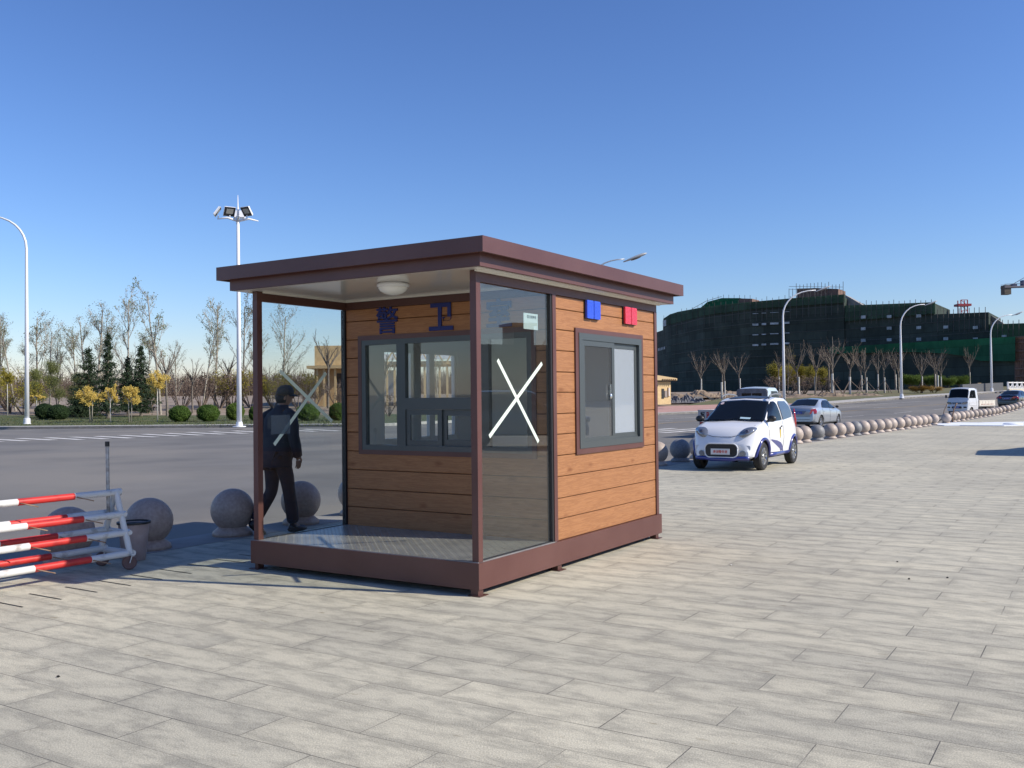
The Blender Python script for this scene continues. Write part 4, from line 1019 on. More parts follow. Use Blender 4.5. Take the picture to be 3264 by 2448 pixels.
for sg in (1, -1):
    P.sidepatch('side_window', [(.70, .975), (.62, 1.06), (.30, 1.29), (.08, 1.40), (-.02, 1.405), (-.12, 1.33), (-.22, 1.0)], M_win, pc, sg)
    P.sidepatch('side_window', [(-.32, 1.0), (-.23, 1.36), (-.30, 1.405), (-.75, 1.40), (-.95, 1.30), (-1.03, 1.15), (-.98, 1.05)], mat('blue_tinted_glass', (.05, .07, .11), .05, spec=.7), pc, sg)
    P.line([(.74, .90), (.72, .34), (-.18, .32), (-.27, .60), (-.27, .97)], sg, .012, pb_)
    P.sidepatch('door_stripe', [(.66, .60), (.62, .615), (.2, .57), (-.05, .52), (-.2, .43), (-.27, .33), (-.27, .30), (-.12, .30), (-.10, .36), (.1, .42), (.35, .50)], M_pb, pb_, sg, .004)
    b = MB(); q = P.side(.74, .99, sg, .0); b.ell((q[0]-.0, q[1]+sg*.115, q[2]+.055), (.065, .095, .07), 14, 8); b.tube([q, (q[0], q[1]+sg*.06, q[2]+.03)], .02, 6); b.build('wing_mirror', M_blk, pc, smooth=True)
    b = MB(); q = P.side(-.14, .865, sg, .008); b.ell(q, (.045, .014, .018), 10, 6); b.build('door_handle', M_blk, pc, smooth=True)
    q = [P.side(-.02+dx, .74+dz, sg, .007) for dx, dz in ((0, 0),)][0]
    b = MB()
    for k, (c1_, rr, dz) in enumerate((((.02, .02, .1), .028, .085),)): b.ell((q[0], q[1], q[2]+dz), (.035, .006, .035), 12, 6)
    eb = b.build('door_emblem', mat('emblem_black', (.02, .02, .03), .4), pb_, smooth=True)
    b = MB(); b.prism([(q[0]-.032, q[2]+.06), (q[0]+.032, q[2]+.06), (q[0]+.03, q[2]-.09), (q[0], q[2]-.13), (q[0]-.03, q[2]-.09)], min(q[1]-.003, q[1]+.003), max(q[1]-.003, q[1]+.003), 'Y'); b.build('emblem_shield', mat('emblem_gold', (.62, .45, .06), .4), eb)
    b = MB(); b.tube([(-.85, sg*.50, 1.515), (-.75, sg*.53, 1.55), (-.35, sg*.535, 1.565), (.02, sg*.53, 1.53), (.08, sg*.52, 1.46)], .018, 8); b.build('roof_rail', mat('grey_rail', (.18, .19, .2), .4), pc, smooth=True)
    # head lamps: almond shapes on the corner of the bonnet
    n = 18; vs = []
    for k in range(n):
        a = 2*pi*k/n; u_ = cos(a); v_ = sin(a); tt = .5+.5*u_          # 0 near centre, 1 towards the rear outer end
        y = .34+.31*tt+.0*v_; x = 1.50-.24*tt; z = .735+.115*tt+.112*v_*(1-.5*tt)
        y += .05*v_*-.3; vs.append((x, sg*y, z))
    # bring points out to the surface
    out = []
    for x, y, z in vs:
        lo, hi = 1.0, 1.66
        for _ in range(24):
            mid = (lo+hi)/2; sec = P.section(mid); zz = P.topz(mid, min(abs(y), sec[5][0]-.001))
            if abs(y) < sec[4][0] and zz > z: lo = mid
            else: hi = mid
        p = P.deform((lo, y, z)); out.append((p[0]+.02, p[1]+sg*.008, p[2]+.006))
    cx = [sum(p[i] for p in out)/n for i in range(3)]; cx[0] += .03; cx[1] += sg*.012; cx[2] += .012
    inn = [(p[0]-.07, p[1]-sg*.03, p[2]) for p in out]
    b = MB(); b.faces([tuple(cx)]+out+inn, [(0, 1+k, 1+(k+1) % n) for k in range(n)]+[(1+k, 1+n+k, 1+n+(k+1) % n, 1+(k+1) % n) for k in range(n)])
    hl = b.build('headlight', M_lamp, pc, smooth=True)
    b = MB(); b.ell((cx[0]+.0, cx[1]-sg*.03, cx[2]-.012), (.03, .045, .04), 12, 8); b.build('lamp_lens', mat('lamp_core', (.10, .10, .14), .1, metal=.6), hl, smooth=True)
    fo = facepoly('fog_lamp', P, oval(sg*.44, .36, .042, .042), 1.635, .02, M_lamp, pc); 
    facepoly('fog_ring', P, oval(sg*.44, .36, .058, .058), 1.635, .012, mat('fog_bezel', (.25, .26, .28), .4), fo)
    b = MB(); b.tube([P.deform((-1.52, sg*.62, 1.22)), P.deform((-1.575, sg*.64, .98)), P.deform((-1.60, sg*.64, .80))], [.012, .022, .018], 8); b.build('tail_light', M_red, pc, smooth=True)
    facepoly('bumper_corner', P, [(sg*y, z) for y, z in rrect(.38, .58, .42, .52, .03)], 1.615, .004, mat('bumper_shade', (.55, .57, .6), .4), pb_)
gr = facepoly('grille', P, rrect(-.33, .33, .295, .545, .09, 7), 1.648, .016, M_blk, pc)
b = MB(); n_ = rrect(-.345, .345, .28, .56, .10, 7); b.tube([(lambda q: (q[0]+.014, q[1], q[2]))(P.deform((1.648, y, z))) for y, z in n_+n_[:1]], .013, 6); b.build('grille_surround', M_pw, gr, smooth=True)
pt = MB(); pt.box(1.675, 1.683, -.20, .20, .335, .458); pl_ = pt.build('number_plate', M_platew, pc)
tx = text_mesh('南湖警务室', .08, .002, mat('red_print', (.55, .04, .02), .5), .001, 'plate_text', pl_)
fit_text(tx, 0, .397, .30, .062, ((1.6845, 0, 0), (0, 1, 0), (0, 0, 1), (1, 0, 0)))
b = MB(); b.box(1.675, 1.6845, -.192, .192, .343, .346); b.box(1.675, 1.6845, -.192, .192, .447, .45); b.build('plate_border', MATS['grey_rail'], pl_)
b = MB()
for sg, yy in ((1, .1), (-1, -.28)): b.tube([P.deform((.86, yy, P.topz(.86, yy)+.01)), P.deform((.80, yy+.30, P.topz(.80, yy+.30)+.018))], .009, 5)
b.build('wiper', M_blk, pc)
b = MB(); b.tube([P.deform((.87, y, P.topz(.87, y)+.001)) for y in [-.62+1.24*k/16 for k in range(17)]], .012, 5); b.build('cowl_strip', M_blk, pc)
b = MB(); b.tube([P.deform((x, y, P.topz(x, y)-.002)) for x, y in [(1.5, -.40), (1.545, -.2), (1.555, 0), (1.545, .2), (1.5, .40)]], .006, 5); b.tube([P.deform((x, sg*y, P.topz(x, y)-.001)) for sg in (1,) for x, y in [(1.47, .42), (1.2, .56), (.9, .62)]], .005, 5); b.build('bonnet_gap', M_blk, pb_)
# cards behind the windscreen: the blue-white paper and the round sticker
b = MB(); xx = .80; vs = [P.deform((x, y, P.topz(x, y)+.0165)) for x, y in ((.80, .12), (.80, .34), (.745, .34), (.745, .12))]
b.faces(vs+[(v[0], v[1], v[2]-.002) for v in vs], [(0, 1, 2, 3), (7, 6, 5, 4), (0, 4, 5, 1), (1, 5, 6, 2), (2, 6, 7, 3), (3, 7, 4, 0)]); b.build('dashboard_card', mat('card_blue', (.45, .62, .68), .5), pc)
b = MB(); vs = [P.deform((.22+.045*cos(a), -.46+.04*sin(a), P.topz(.22+.045*cos(a), -.46+.04*sin(a))+.0175)) for a in [2*pi*k/14 for k in range(14)]]; b.poly(vs); sto = b.build('windscreen_sticker', mat('sticker_pink', (.62, .5, .5), .5), pc)
so_ = sto.modifiers.new('t', 'SOLIDIFY'); so_.thickness = .002

# ---------------------------------------------- sedans
def sedan(name, loc, rz, paintm, label, plate='冀A·V8U11', dark=False):
    r = tag(empty(name, loc, rz), label, 'car')
    S = Car(top=[(-2.25, .55), (-2.22, .88), (-2.10, 1.04), (-1.68, 1.07), (-1.55, 1.10), (-.75, 1.42), (-.2, 1.46), (.35, 1.42), (1.05, 1.0), (1.25, .96), (1.9, .83), (2.15, .7), (2.25, .5)],
            belt=[(-2.25, .85), (-1.6, .99), (0, .93), (1.1, .90), (2.0, .78), (2.25, .45)],
            plan=[(-2.25, .72), (-2.0, .84), (-1.4, .88), (0, .88), (1.3, .88), (1.9, .82), (2.25, .66)], zb=[(-2.25, .34), (-1.8, .24), (1.8, .22), (2.25, .3)], wr=.60, nose=.2, tail=.16)
    S.wz = .31; bd = S.shell(paintm, r, [(1.32, 1), (1.32, -1), (-1.33, 1), (-1.33, -1)], .36)
    for ax in (1.32, -1.33):
        for sg in (1, -1): wheel(r, ax, sg*.77, .31, .31, .19, sg, 8)
    b = MB(); b.box(-2.0, 2.0, -.7, .7, .18, .28); b.build('underbody', M_blk, r)
    S.toppatch('rear_window', -1.54, -.80, .64, .56, M_win, r, round_=.03); S.toppatch('windshield', .40, 1.03, .56, .66, M_win, r)
    for sg in (1, -1):
        S.sidepatch('side_window', [(.86, .96), (.30, 1.33), (.02, 1.365), (-.02, .97)], M_win, r, sg)
        S.sidepatch('side_window', [(-.08, .975), (-.06, 1.37), (-.45, 1.36), (-.78, 1.25), (-1.05, 1.09), (-1.1, 1.01)], M_win, r, sg)
        S.line([(1.0, .85), (.95, .32), (-.03, .30), (-.05, .94)], sg, .012, bd); S.line([(-.05, .30), (-.85, .32), (-1.08, .70), (-1.12, .98)], sg, .012, bd)
        b = MB(); q = S.side(.92, .98, sg, 0); b.ell((q[0], q[1]+sg*.12, q[2]+.05), (.06, .09, .06)); b.build('wing_mirror', M_blk if not dark else paintm, r, smooth=True)
        for xx in (.12, -.92): b = MB(); q = S.side(xx, .83, sg, .01); b.ell(q, (.08, .014, .018), 10, 6); b.build('door_handle', paintm, r, smooth=True)
        out = []; n = 14
        P0 = [(-2.215, .56, .70), (-2.17, .62, .93), (-2.02, .80, .97), (-1.97, .86, .86), (-2.05, .86, .72)] if not dark else [(-2.225, .35, .80), (-2.20, .50, .93), (-2.06, .80, .93), (-2.0, .865, .82), (-2.08, .86, .74)]
        b = MB(); v1 = []; v0 = []
        for x, y, z in P0:
            p = S.deform((x, sg*y, z)); v1.append((p[0]-.035, p[1]+sg*.012, p[2])); v0.append((p[0]+.15, p[1]-sg*.06, p[2]))
        b.faces(v1+v0, [(0, 1, 2, 3, 4)]+[(k, k+5, (k+1) % 5+5, (k+1) % 5) for k in range(5)]); b.build('tail_light', M_red, r)
        b = MB(); c = S.deform((2.05, sg*.62, .68)); b.ell(c, (.16, .16, .07)); b.build('headlight', M_lamp, r, smooth=True)
    b = MB(); b.tube([S.deform((-2.245, y, .60)) for y in [-.6+1.2*k/10 for k in range(11)]], .008, 5); b.tube([S.deform((-2.235, y, .43)) for y in [-.6+1.2*k/10 for k in range(11)]], .01, 5); b.build('bumper_gap', M_blk, bd)
    rec = facepoly('plate_recess', S, [(-.42, .86), (.42, .86), (.30, .69), (-.30, .69)], -2.225, .012, mat('recess_'+name, (.16, .18, .24) if not dark else (.02, .02, .03), .4), bd, -1)
    b = MB(); b.box(-2.262, -2.245, -.22, .22, .70, .82); p_ = b.build('number_plate', M_plateb, r)
    tx = text_mesh(plate, .1, .002, mat('plate_white', (.6, .62, .66), .5), 0, 'plate_text', p_); fit_text(tx, 0, .76, .38, .075, ((-2.2635, 0, 0), (0, -1, 0), (0, 0, 1), (-1, 0, 0)))
    if dark:
        b = MB(); b.tube([S.deform((-2.24, y, .865)) for y in [-.5+1.0*k/8 for k in range(9)]], .012, 5); b.build('chrome_strip', M_rim, r)
    return r
fx = flat(2616, 1359, -.12)
def zg(p): return Vector((p[0], p[1], zt(p[0], p[1])))
a_ = atan2(.8, .6)
c_ = Vector((cos(a_), sin(a_), 0)); rt_ = Vector((sin(a_), -cos(a_), 0))
base = Vector((15.15, 46.6, 0))-rt_*.77+c_*1.33
sedan('sedan', (base.x, base.y, -.12), a_, paint('silver_car_paint', (.42, .46, .50), .5, .3), 'silver sedan with dark rear glass driving away behind the bollards')
a2 = atan2(.72, .69); pbk = Vector((3200-1632, 0, 0)); D_ = 79.0
bp = Vector(((3212-1632)/F*D_, D_, 0)); bp += Vector((cos(a2), sin(a2), 0))*1.9
sedan('sedan', zg(bp), a2, paint('black_car_paint', (.008, .009, .014), .0, .18), 'black sedan at the right edge behind the far bollards', '冀A·6D86V', True)

# ---------------------------------------------- light trucks
def truck(loc, rz, cabm, bedm, backm, label, bedlen=2.7, tail_text=None, hero_front=True, cabw=.77, backrack=True, side_text=None):
    r = tag(empty('light_truck', loc, rz), label, 'truck')
    T = Car(top=[(-.72, 1.2), (-.70, 1.92), (-.4, 2.0), (.3, 2.0), (.46, 1.93), (.80, 1.28), (.92, 1.12), (.98, .9), (1.02, .5)], belt=[(-.72, 1.19), (.5, 1.18), (.9, 1.08), (1.02, .45)],
            plan=[(-.72, cabw), (.6, cabw), (.9, cabw*.96), (1.02, cabw*.88)], zb=[(-.72, .42), (1.02, .36)], wr=cabw*.87, nose=.12, tail=.0)
    T.wz = .31; cb = T.shell(cabm, r, [(.35, 1), (.35, -1)], .35); cb.name = 'cab'
    T.toppatch('windshield', .475, .80, cabw*.80, cabw*.88, M_win, r)
    for sg in (1, -1):
        T.sidepatch('side_window', [(.66, 1.27), (.42, 1.72), (.25, 1.82), (-.33, 1.82), (-.37, 1.27)], M_win, r, sg)
        T.line([(.74, 1.2), (.72, .75), (-.42, .72), (-.44, 1.85)], sg, .014, cb)
        b = MB(); q = T.side(.62, 1.3, sg, 0); b.tube([q, (q[0]+.05, q[1]+sg*.14, q[2]+.06)], .015, 6); b.ell((q[0]+.05, q[1]+sg*.17, q[2]+.09), (.04, .07, .12), 10, 8); b.build('wing_mirror', M_blk, r, smooth=True)
        wheel(r, .35, sg*(cabw-.12), .31, .30, .17, sg, 6, mat('steel_rim', (.4, .38, .34), .5), True)
        wheel(r, -.72-bedlen*.62, sg*(cabw-.12), .31, .30, .17, sg, 6, MATS['steel_rim'], True)
        facepoly('headlight', T, [(sg*y, z) for y, z in ((.34, .90), (.42, .99), (.70, 1.02), (.72, .93), (.60, .85), (.40, .84))], 1.0, .012, M_lamp, r)
        facepoly('fog_lamp', T, [(sg*y, z) for y, z in rrect(.46, .66, .58, .68, .02)], 1.02, .008, M_blk, r)
    facepoly('grille', T, [(-.32, .965), (.32, .965), (.28, .86), (-.28, .86)], 1.005, .014, M_blk, r)
    b = MB(); b.tube([(1.028+.012, y, .913) for y in (-.29, 0, .29)], .012, 5); b.build('grille_bar', mat('dull_silver', (.4, .45, .5), .3, metal=.5), r)
    facepoly('lower_intake', T, rrect(-.34, .34, .55, .70, .05), 1.02, .01, M_blk, r)
    b = MB(); b.box(1.035, 1.048, -.21, .21, .565, .685); p_ = b.build('number_plate', M_plateb, r)
    tx = text_mesh('冀A·8E62', .1, .002, mat('plate_white', (.6, .62, .66), .5), 0, 'plate_text', p_); fit_text(tx, 0, .625, .36, .07, ((1.0495, 0, 0), (0, 1, 0), (0, 0, 1), (1, 0, 0)))
    # cab rear wall with a two-part window
    b = MB(); x = -.725; w_ = cabw*.93
    bk_ = [(-w_, .62), (w_, .62), (w_, 1.3), (cabw*.87, 1.86), (cabw*.78, 1.93), (-cabw*.78, 1.93), (-cabw*.87, 1.86), (-w_, 1.3)]
    b.prism(bk_, x-.03, x+.01, 'X'); cbk = b.build('cab_rear_panel', backm, r)
    b = MB(); b.box(x-.036, x-.029, -.44, .44, 1.38, 1.74); rw = b.build('rear_window', M_win, r)
    b = MB(); b.box(x-.042, x-.034, -.02, .02, 1.38, 1.74); b.box(x-.042, x-.034, -.47, .47, 1.74, 1.77); b.box(x-.042, x-.034, -.47, .47, 1.35, 1.38); b.build('window_bar', backm, rw)
    # bed
    x1, x0 = -.80, -.80-bedlen; z0, z1, hw = .72, 1.10, cabw+.03
    b = MB(); b.box(x0, x1, -hw+.03, hw-.03, z0-.02, z0+.02); b.build('bed_floor', mat('bed_floor_red', (.16, .03, .02), .7), r)
    for sg in (1, -1):
        b = MB(); b.box(x0, x1, sg*hw, sg*(hw-.03), z0-.03, z1); b.box(x0, x1, sg*(hw+.012), sg*hw, z1-.05, z1-.01); b.box(x0, x1, sg*(hw+.01), sg*hw, z0, z0+.04)
        for k in range(6): xx = x0+bedlen*(k+.0)/5-(.03 if k == 5 else 0); b.box(xx, xx+.03, sg*(hw+.012), sg*hw, z0+.041, z1-.051)
        sp = b.build('bed_side', bedm, r)
        if side_text:
            b = MB(); rn = random.Random(3)
            for k in range(9): xx = x0+.35+k*.24; b.box(xx, xx+.09, sg*(hw+.0135), sg*hw, z0+.06, z0+.12)
            b.build('side_marks', mat('mark_red', (.3, .1, .08), .6), sp)
    b = MB(); b.box(x0-.03, x0-.001, -hw, hw, z0-.03, z1); b.box(x0-.045, x0-.03, -hw, hw, z1-.06, z1-.005); tg = b.build('tailgate', bedm, r)
    b = MB(); b.box(x1, x1+.03, -hw+.05, hw-.05, z0, z1+.12); b.build('headboard', backm, r)
    if tail_text:
        for ch, cy, wd, mt_ in tail_text:
            tx = text_mesh(ch, .2, .004, mt_, .006, 'tailgate_text', tg); fit_text(tx, cy, .895, wd, .24, ((x0-.033, 0, 0), (0, -1, 0), (0, 0, 1), (-1, 0, 0)))
    b = MB(); b.box(x0-.02, x0+.1, -hw+.05, hw-.05, .48, .62); bb_ = b.build('rear_bumper', bedm, r)
    for sg in (1, -1):
        b = MB(); b.box(x0-.045, x0-.02, sg*(hw-.08), sg*(hw-.40), .49, .615); b.build('tail_light', M_red, r)
        b = MB(); b.box(x0+.3, x1+.5, sg*.36, sg*.30, .45, .62); b.build('chassis_rail', M_blk, r)
    b = MB(); b.box(-.62, .9, -.6, .6, .34, .44); b.box(-1.5, -1.0, .42, .68, .34, .6); b.build('fuel_tank', M_blk, r)
    return r
M_tb = mat('black_stencil', (.02, .018, .018), .6); M_tr = mat('red_stencil', (.4, .02, .02), .6)
a_ = atan2(.8, .6); tl = Vector((8.0, 37.0, 0)); cpos = tl+Vector((.6, .8, 0))*(3.42+.82)
truck((cpos.x, cpos.y, -.12), a_, paint('pale_blue_truck_paint', (.50, .58, .60)), mat('dusty_white_bed', (.50, .48, .48), .6, col2=(.38, .36, .36), scale=4), mat('grey_primer', (.13, .135, .145), .8, col2=(.19, .19, .2), scale=5),
      'pale light truck with grey cab back and lettered tailgate behind the police car', 3.4,
      [('冀', -.60, .19, M_tb), ('R', -.35, .16, M_tr), ('F', -.13, .15, M_tb), ('2', .10, .15, M_tb), ('6', .34, .15, M_tb), ('8', .57, .15, M_tb)])
fr_ = Vector(((3048-1632)/F*66, 66, 0)); bkd = Vector((.75, .66, 0)); tp = fr_+bkd*1.0
truck(tuple(zg(tp)), atan2(-.66, -.75), paint('silver_white_truck_paint', (.60, .62, .64)), mat('cream_bed', (.62, .58, .50), .5), mat('cab_back_white', (.55, .55, .53), .5),
      'silver white light truck facing the camera behind the far bollards', 2.7, None, side_text=True)

# dark off-road vehicles standing just outside the frame on the right (they cast the shadow on the paving and show in the porch glass)
def suv(loc, rz, label, m_):
    r = tag(empty('parked_car', loc, rz), label, 'car')
    S = Car(top=[(-2.1, .6), (-2.08, 1.2), (-1.95, 1.68), (-1.7, 1.76), (.2, 1.76), (.42, 1.7), (.85, 1.16), (1.9, 1.02), (2.05, .8), (2.1, .5)], belt=[(-2.1, 1.1), (.9, 1.1), (2.1, .45)],
            plan=[(-2.1, .82), (-1.8, .86), (1.8, .86), (2.1, .76)], zb=[(-2.1, .4), (2.1, .36)], wr=.68, nose=.1, tail=.05); S.wz = .37
    S.shell(m_, r, [(1.3, 1), (1.3, -1), (-1.3, 1), (-1.3, -1)], .44)
    for ax in (1.3, -1.3):
        for sg in (1, -1): wheel(r, ax, sg*.76, .37, .37, .23, sg, 6)
    S.toppatch('windshield', .45, .83, .62, .7, M_win, r)
    for sg in (1, -1): S.sidepatch('side_window', [(.7, 1.16), (.4, 1.6), (-1.6, 1.62), (-1.8, 1.18)], M_win, r, sg)
    for sg in (1, -1): b = MB(); b.ell(S.deform((2.06, sg*.6, .85)), (.08, .14, .09)); b.build('headlight', M_lamp, r, smooth=True)
    return r
suv((15.1, 24.0, 0), radians(62), 'dark off-road car just off the right edge whose shadow falls on the paving', paint('dark_green_paint', (.03, .04, .035)))
suv((19.5, 17.4, 0), radians(115), 'dark off-road car standing off frame and mirrored in the porch glass', paint('dark_grey_paint', (.04, .04, .045)))
# ================================================================== STREET LAMPS
M_lampw = mat('white_lamp_pole', (.72, .74, .76), .35, spec=.5)
M_lampg = mat('galvanised_lamp', (.42, .45, .48), .4, metal=.3)
M_head = mat('lamp_head_grey', (.38, .40, .41), .4)
def street_lamp(base, h, arm, label, col=M_lampw, head=(1.55, .42), rise=2.2, sgn=1, r0=.13):
    e = tag(empty('street_lamp', base), label, 'street lamp', 'curved arm street lamps along the road')
    b = MB(); pts = [(0, 0, 0), (0, 0, h*.5), (0, 0, h-rise)]; rad = [r0, r0*.75, r0*.55]
    for k in range(1, 9):
        t = k/8; pts.append((sgn*arm*(t**1.9)*.999, 0, h-rise+rise*sin(t*pi/2)**.95)); rad.append(r0*(.55-.25*t))
    b.tube(pts, rad, 10); b.build('pole', col, e, smooth=True)
    MB().lathe([(.0, 0), (.28, 0), (.28, .04), (r0*1.35, .06), (r0*1.3, .4), (r0, .42)], n=14).build('base_flange', col, e, angle=40)
    b = MB(); Mx = Matrix.Rotation(-sgn*radians(20), 4, 'Y'); c = Vector((sgn*(arm+head[0]*.42), 0, h+.10)); n = 14; prof = []
    for i in range(11):
        t = i/10; x = -head[0]/2+head[0]*t; wv = head[1]/2*(.35+.65*sin(min(1, t*1.25)*pi*.62)**1.0)*(1 if t < .8 else (1-((t-.8)/.2)**2*.75)); prof.append((x, wv, wv*.42))
    vs = []; fs = []
    for x, wy, wz in prof:
        for k in range(n): a = 2*pi*k/n; vs.append(c+Mx @ Vector((sgn*x, wy*cos(a), wz*sin(a)*(1 if sin(a) > 0 else .7))))
    for i in range(10):
        for k in range(n): a = i*n+k; q = i*n+(k+1) % n; fs.append((a, q, q+n, a+n))
    fs.append(tuple(range(n))[::-1]); fs.append(tuple(10*n+k for k in range(n)))
    b.faces(vs, fs); hd_ = b.build('lamp_head', M_head, e, smooth=True)
    b = MB(); b.ell(c+Mx @ Vector((sgn*.02, 0, -head[1]*.16)), (head[0]*.22, head[1]*.34, .05), 12, 6, Mx); b.build('lamp_lens', mat('lamp_lens', (.10, .085, .08), .2, coat=.5), hd_, smooth=True)
    return e
# left one, its arm leaves the frame
p = gnd(86, 1352, .13); D_ = p.y; t_ = at(0, 695, D_)
street_lamp(p, at(40, 700, D_).z-p.z+.3, 3.0, 'tall white street lamp at the left edge with its arm leaving the frame', M_lampw, sgn=-1, rise=2.4, r0=.17)
p = at(1890, 1300, 66); p.z = zt(p.x, p.y)+.1
street_lamp(p, at(1985, 826, 66).z-p.z, 2.35, 'street lamp whose head rises above the booth roof', M_lampg, (1.75, .58), 1.6)
for (x, y, xt, yt, D_, arm, lb) in ((2500, 1303, 2600, 925, 87, 3.0, 'nearest of three street lamps in front of the netted building'), (2874, 1269.5, 2945, 970, 101, 2.6, 'middle street lamp of three, between the trees and the small truck'), (3161, 1249, 3225, 1003, 115, 2.6, 'farthest street lamp, beside the white balustrade')):
    p = gnd(x, y, .1); h_ = at(xt, yt, p.y).z-p.z
    street_lamp(p, h_, arm, lb, M_lampw, (1.5, .4), 2.3, r0=.14)
# floodlight mast
p = gnd(763, 1361, .14); D_ = p.y
fl = tag(empty('floodlight_mast', p), 'tall white mast with four floodlights left of the booth', 'mast')
ht = at(758, 698, D_).z-p.z; tip = at(757, 622, D_).z-p.z
MB().tube([(0, 0, 0), (0, 0, ht*.5), (0, 0, ht)], [.15, .115, .085], 12).build('pole', M_lampw, fl, smooth=True)
MB().tube([(0, 0, ht), (0, 0, ht+.65), (0, 0, ht+.66), (0, 0, tip)], [.07, .065, .04, .015], 8).build('finial', M_lampw, fl, smooth=True)
MB().lathe([(0, 0), (.38, 0), (.38, .05), (.2, .07), (.17, .3)], n=14).build('base_flange', M_lampw, fl, angle=40)
b = MB()
for a in (0, 90, 180, 270):
    dx, dy = cos(radians(a+20)), sin(radians(a+20)); b.tube([(0, 0, ht-.12), (dx*.6, dy*.6, ht+.04), (dx*1.15, dy*1.15, ht-.06)], [.07, .06, .03], 8)
b.build('cross_arm', M_lampw, fl, smooth=True)
for x, z, ry, rz in ((-1.35, .42, 40, 15), (-.55, .42, 15, -55), (.62, .42, -15, -120), (-.1, .38, 10, 95)):
    Mx = Matrix.Translation((x*.85, -.1 if rz != 95 else .7, ht+z)) @ Matrix.Rotation(radians(rz), 4, 'Z') @ Matrix.Rotation(radians(35), 4, 'Y')
    h_ = MB().box(-.09, .0, -.30, .30, -.27, .27, Mx); h_.box(.0, .035, -.33, .33, -.30, .30, Mx); h1 = h_.build('floodlight', M_lampw, fl)
    g_ = MB().box(.0355, .04, -.31, .31, -.28, .28, Mx).build('light_front', M_blk, h1)
    MB().box(.0405, .044, -.19, .21, -.12, .18, Mx).build('light_reflector', mat('reflector', (.30, .30, .27), .3), g_)
    MB().bar((x*.85, 0, ht), (x*.85, 0, ht+z-.2), .05).build('bracket', M_lampw, h1)

# ================================================================== TREES
M_bark = mat('grey_bark', (.20, .175, .14), .9, col2=(.12, .10, .08), scale=6, detail=6)
M_barkp = mat('pale_bark', (.36, .33, .27), .9, col2=(.22, .20, .16), scale=6, detail=6)
M_twig = mat('brown_twigs', (.17, .13, .10), .9, col2=(.11, .085, .07), scale=3)
M_twigb = mat('bare_brown_twigs', (.19, .145, .11), .9, col2=(.13, .10, .075), scale=3)
M_twigp = mat('pale_grey_twigs', (.36, .32, .26), .9, col2=(.27, .24, .19), scale=3)
M_wash = mat('whitewashed_trunk', (.58, .57, .52), .9, col2=(.42, .41, .36), scale=8)
def leafm(n_, a, c, tr=.35): return mat(n_, a, .7, col2=c, scale=1.1, detail=3, transl=tr, spec=.2)
M_lpop = leafm('poplar_leaves', (.17, .205, .09), (.24, .26, .12), .45); M_lhaz = leafm('young_hazy_leaves', (.21, .23, .12), (.28, .29, .17), .45)
M_lwil = leafm('spring_green_leaves', (.19, .225, .07), (.25, .26, .10), .45)
M_lyel = leafm('yellow_shrub_leaves', (.66, .50, .13), (.55, .41, .10))
M_lyg = leafm('yellow_green_leaves', (.22, .20, .035), (.30, .25, .04))
M_lbox = leafm('clipped_shrub_leaves', (.035, .075, .012), (.075, .13, .02), .2)
M_lcon = leafm('conifer_needles', (.018, .035, .018), (.035, .055, .025), .1)
M_lpur = leafm('reddish_twigs', (.17, .125, .10), (.12, .085, .065), .1)
M_lgrn = leafm('fresh_green_leaves', (.08, .13, .02), (.12, .175, .03), .3)
M_lorg = leafm('orange_shrub_twigs', (.33, .21, .05), (.26, .16, .05), .2)
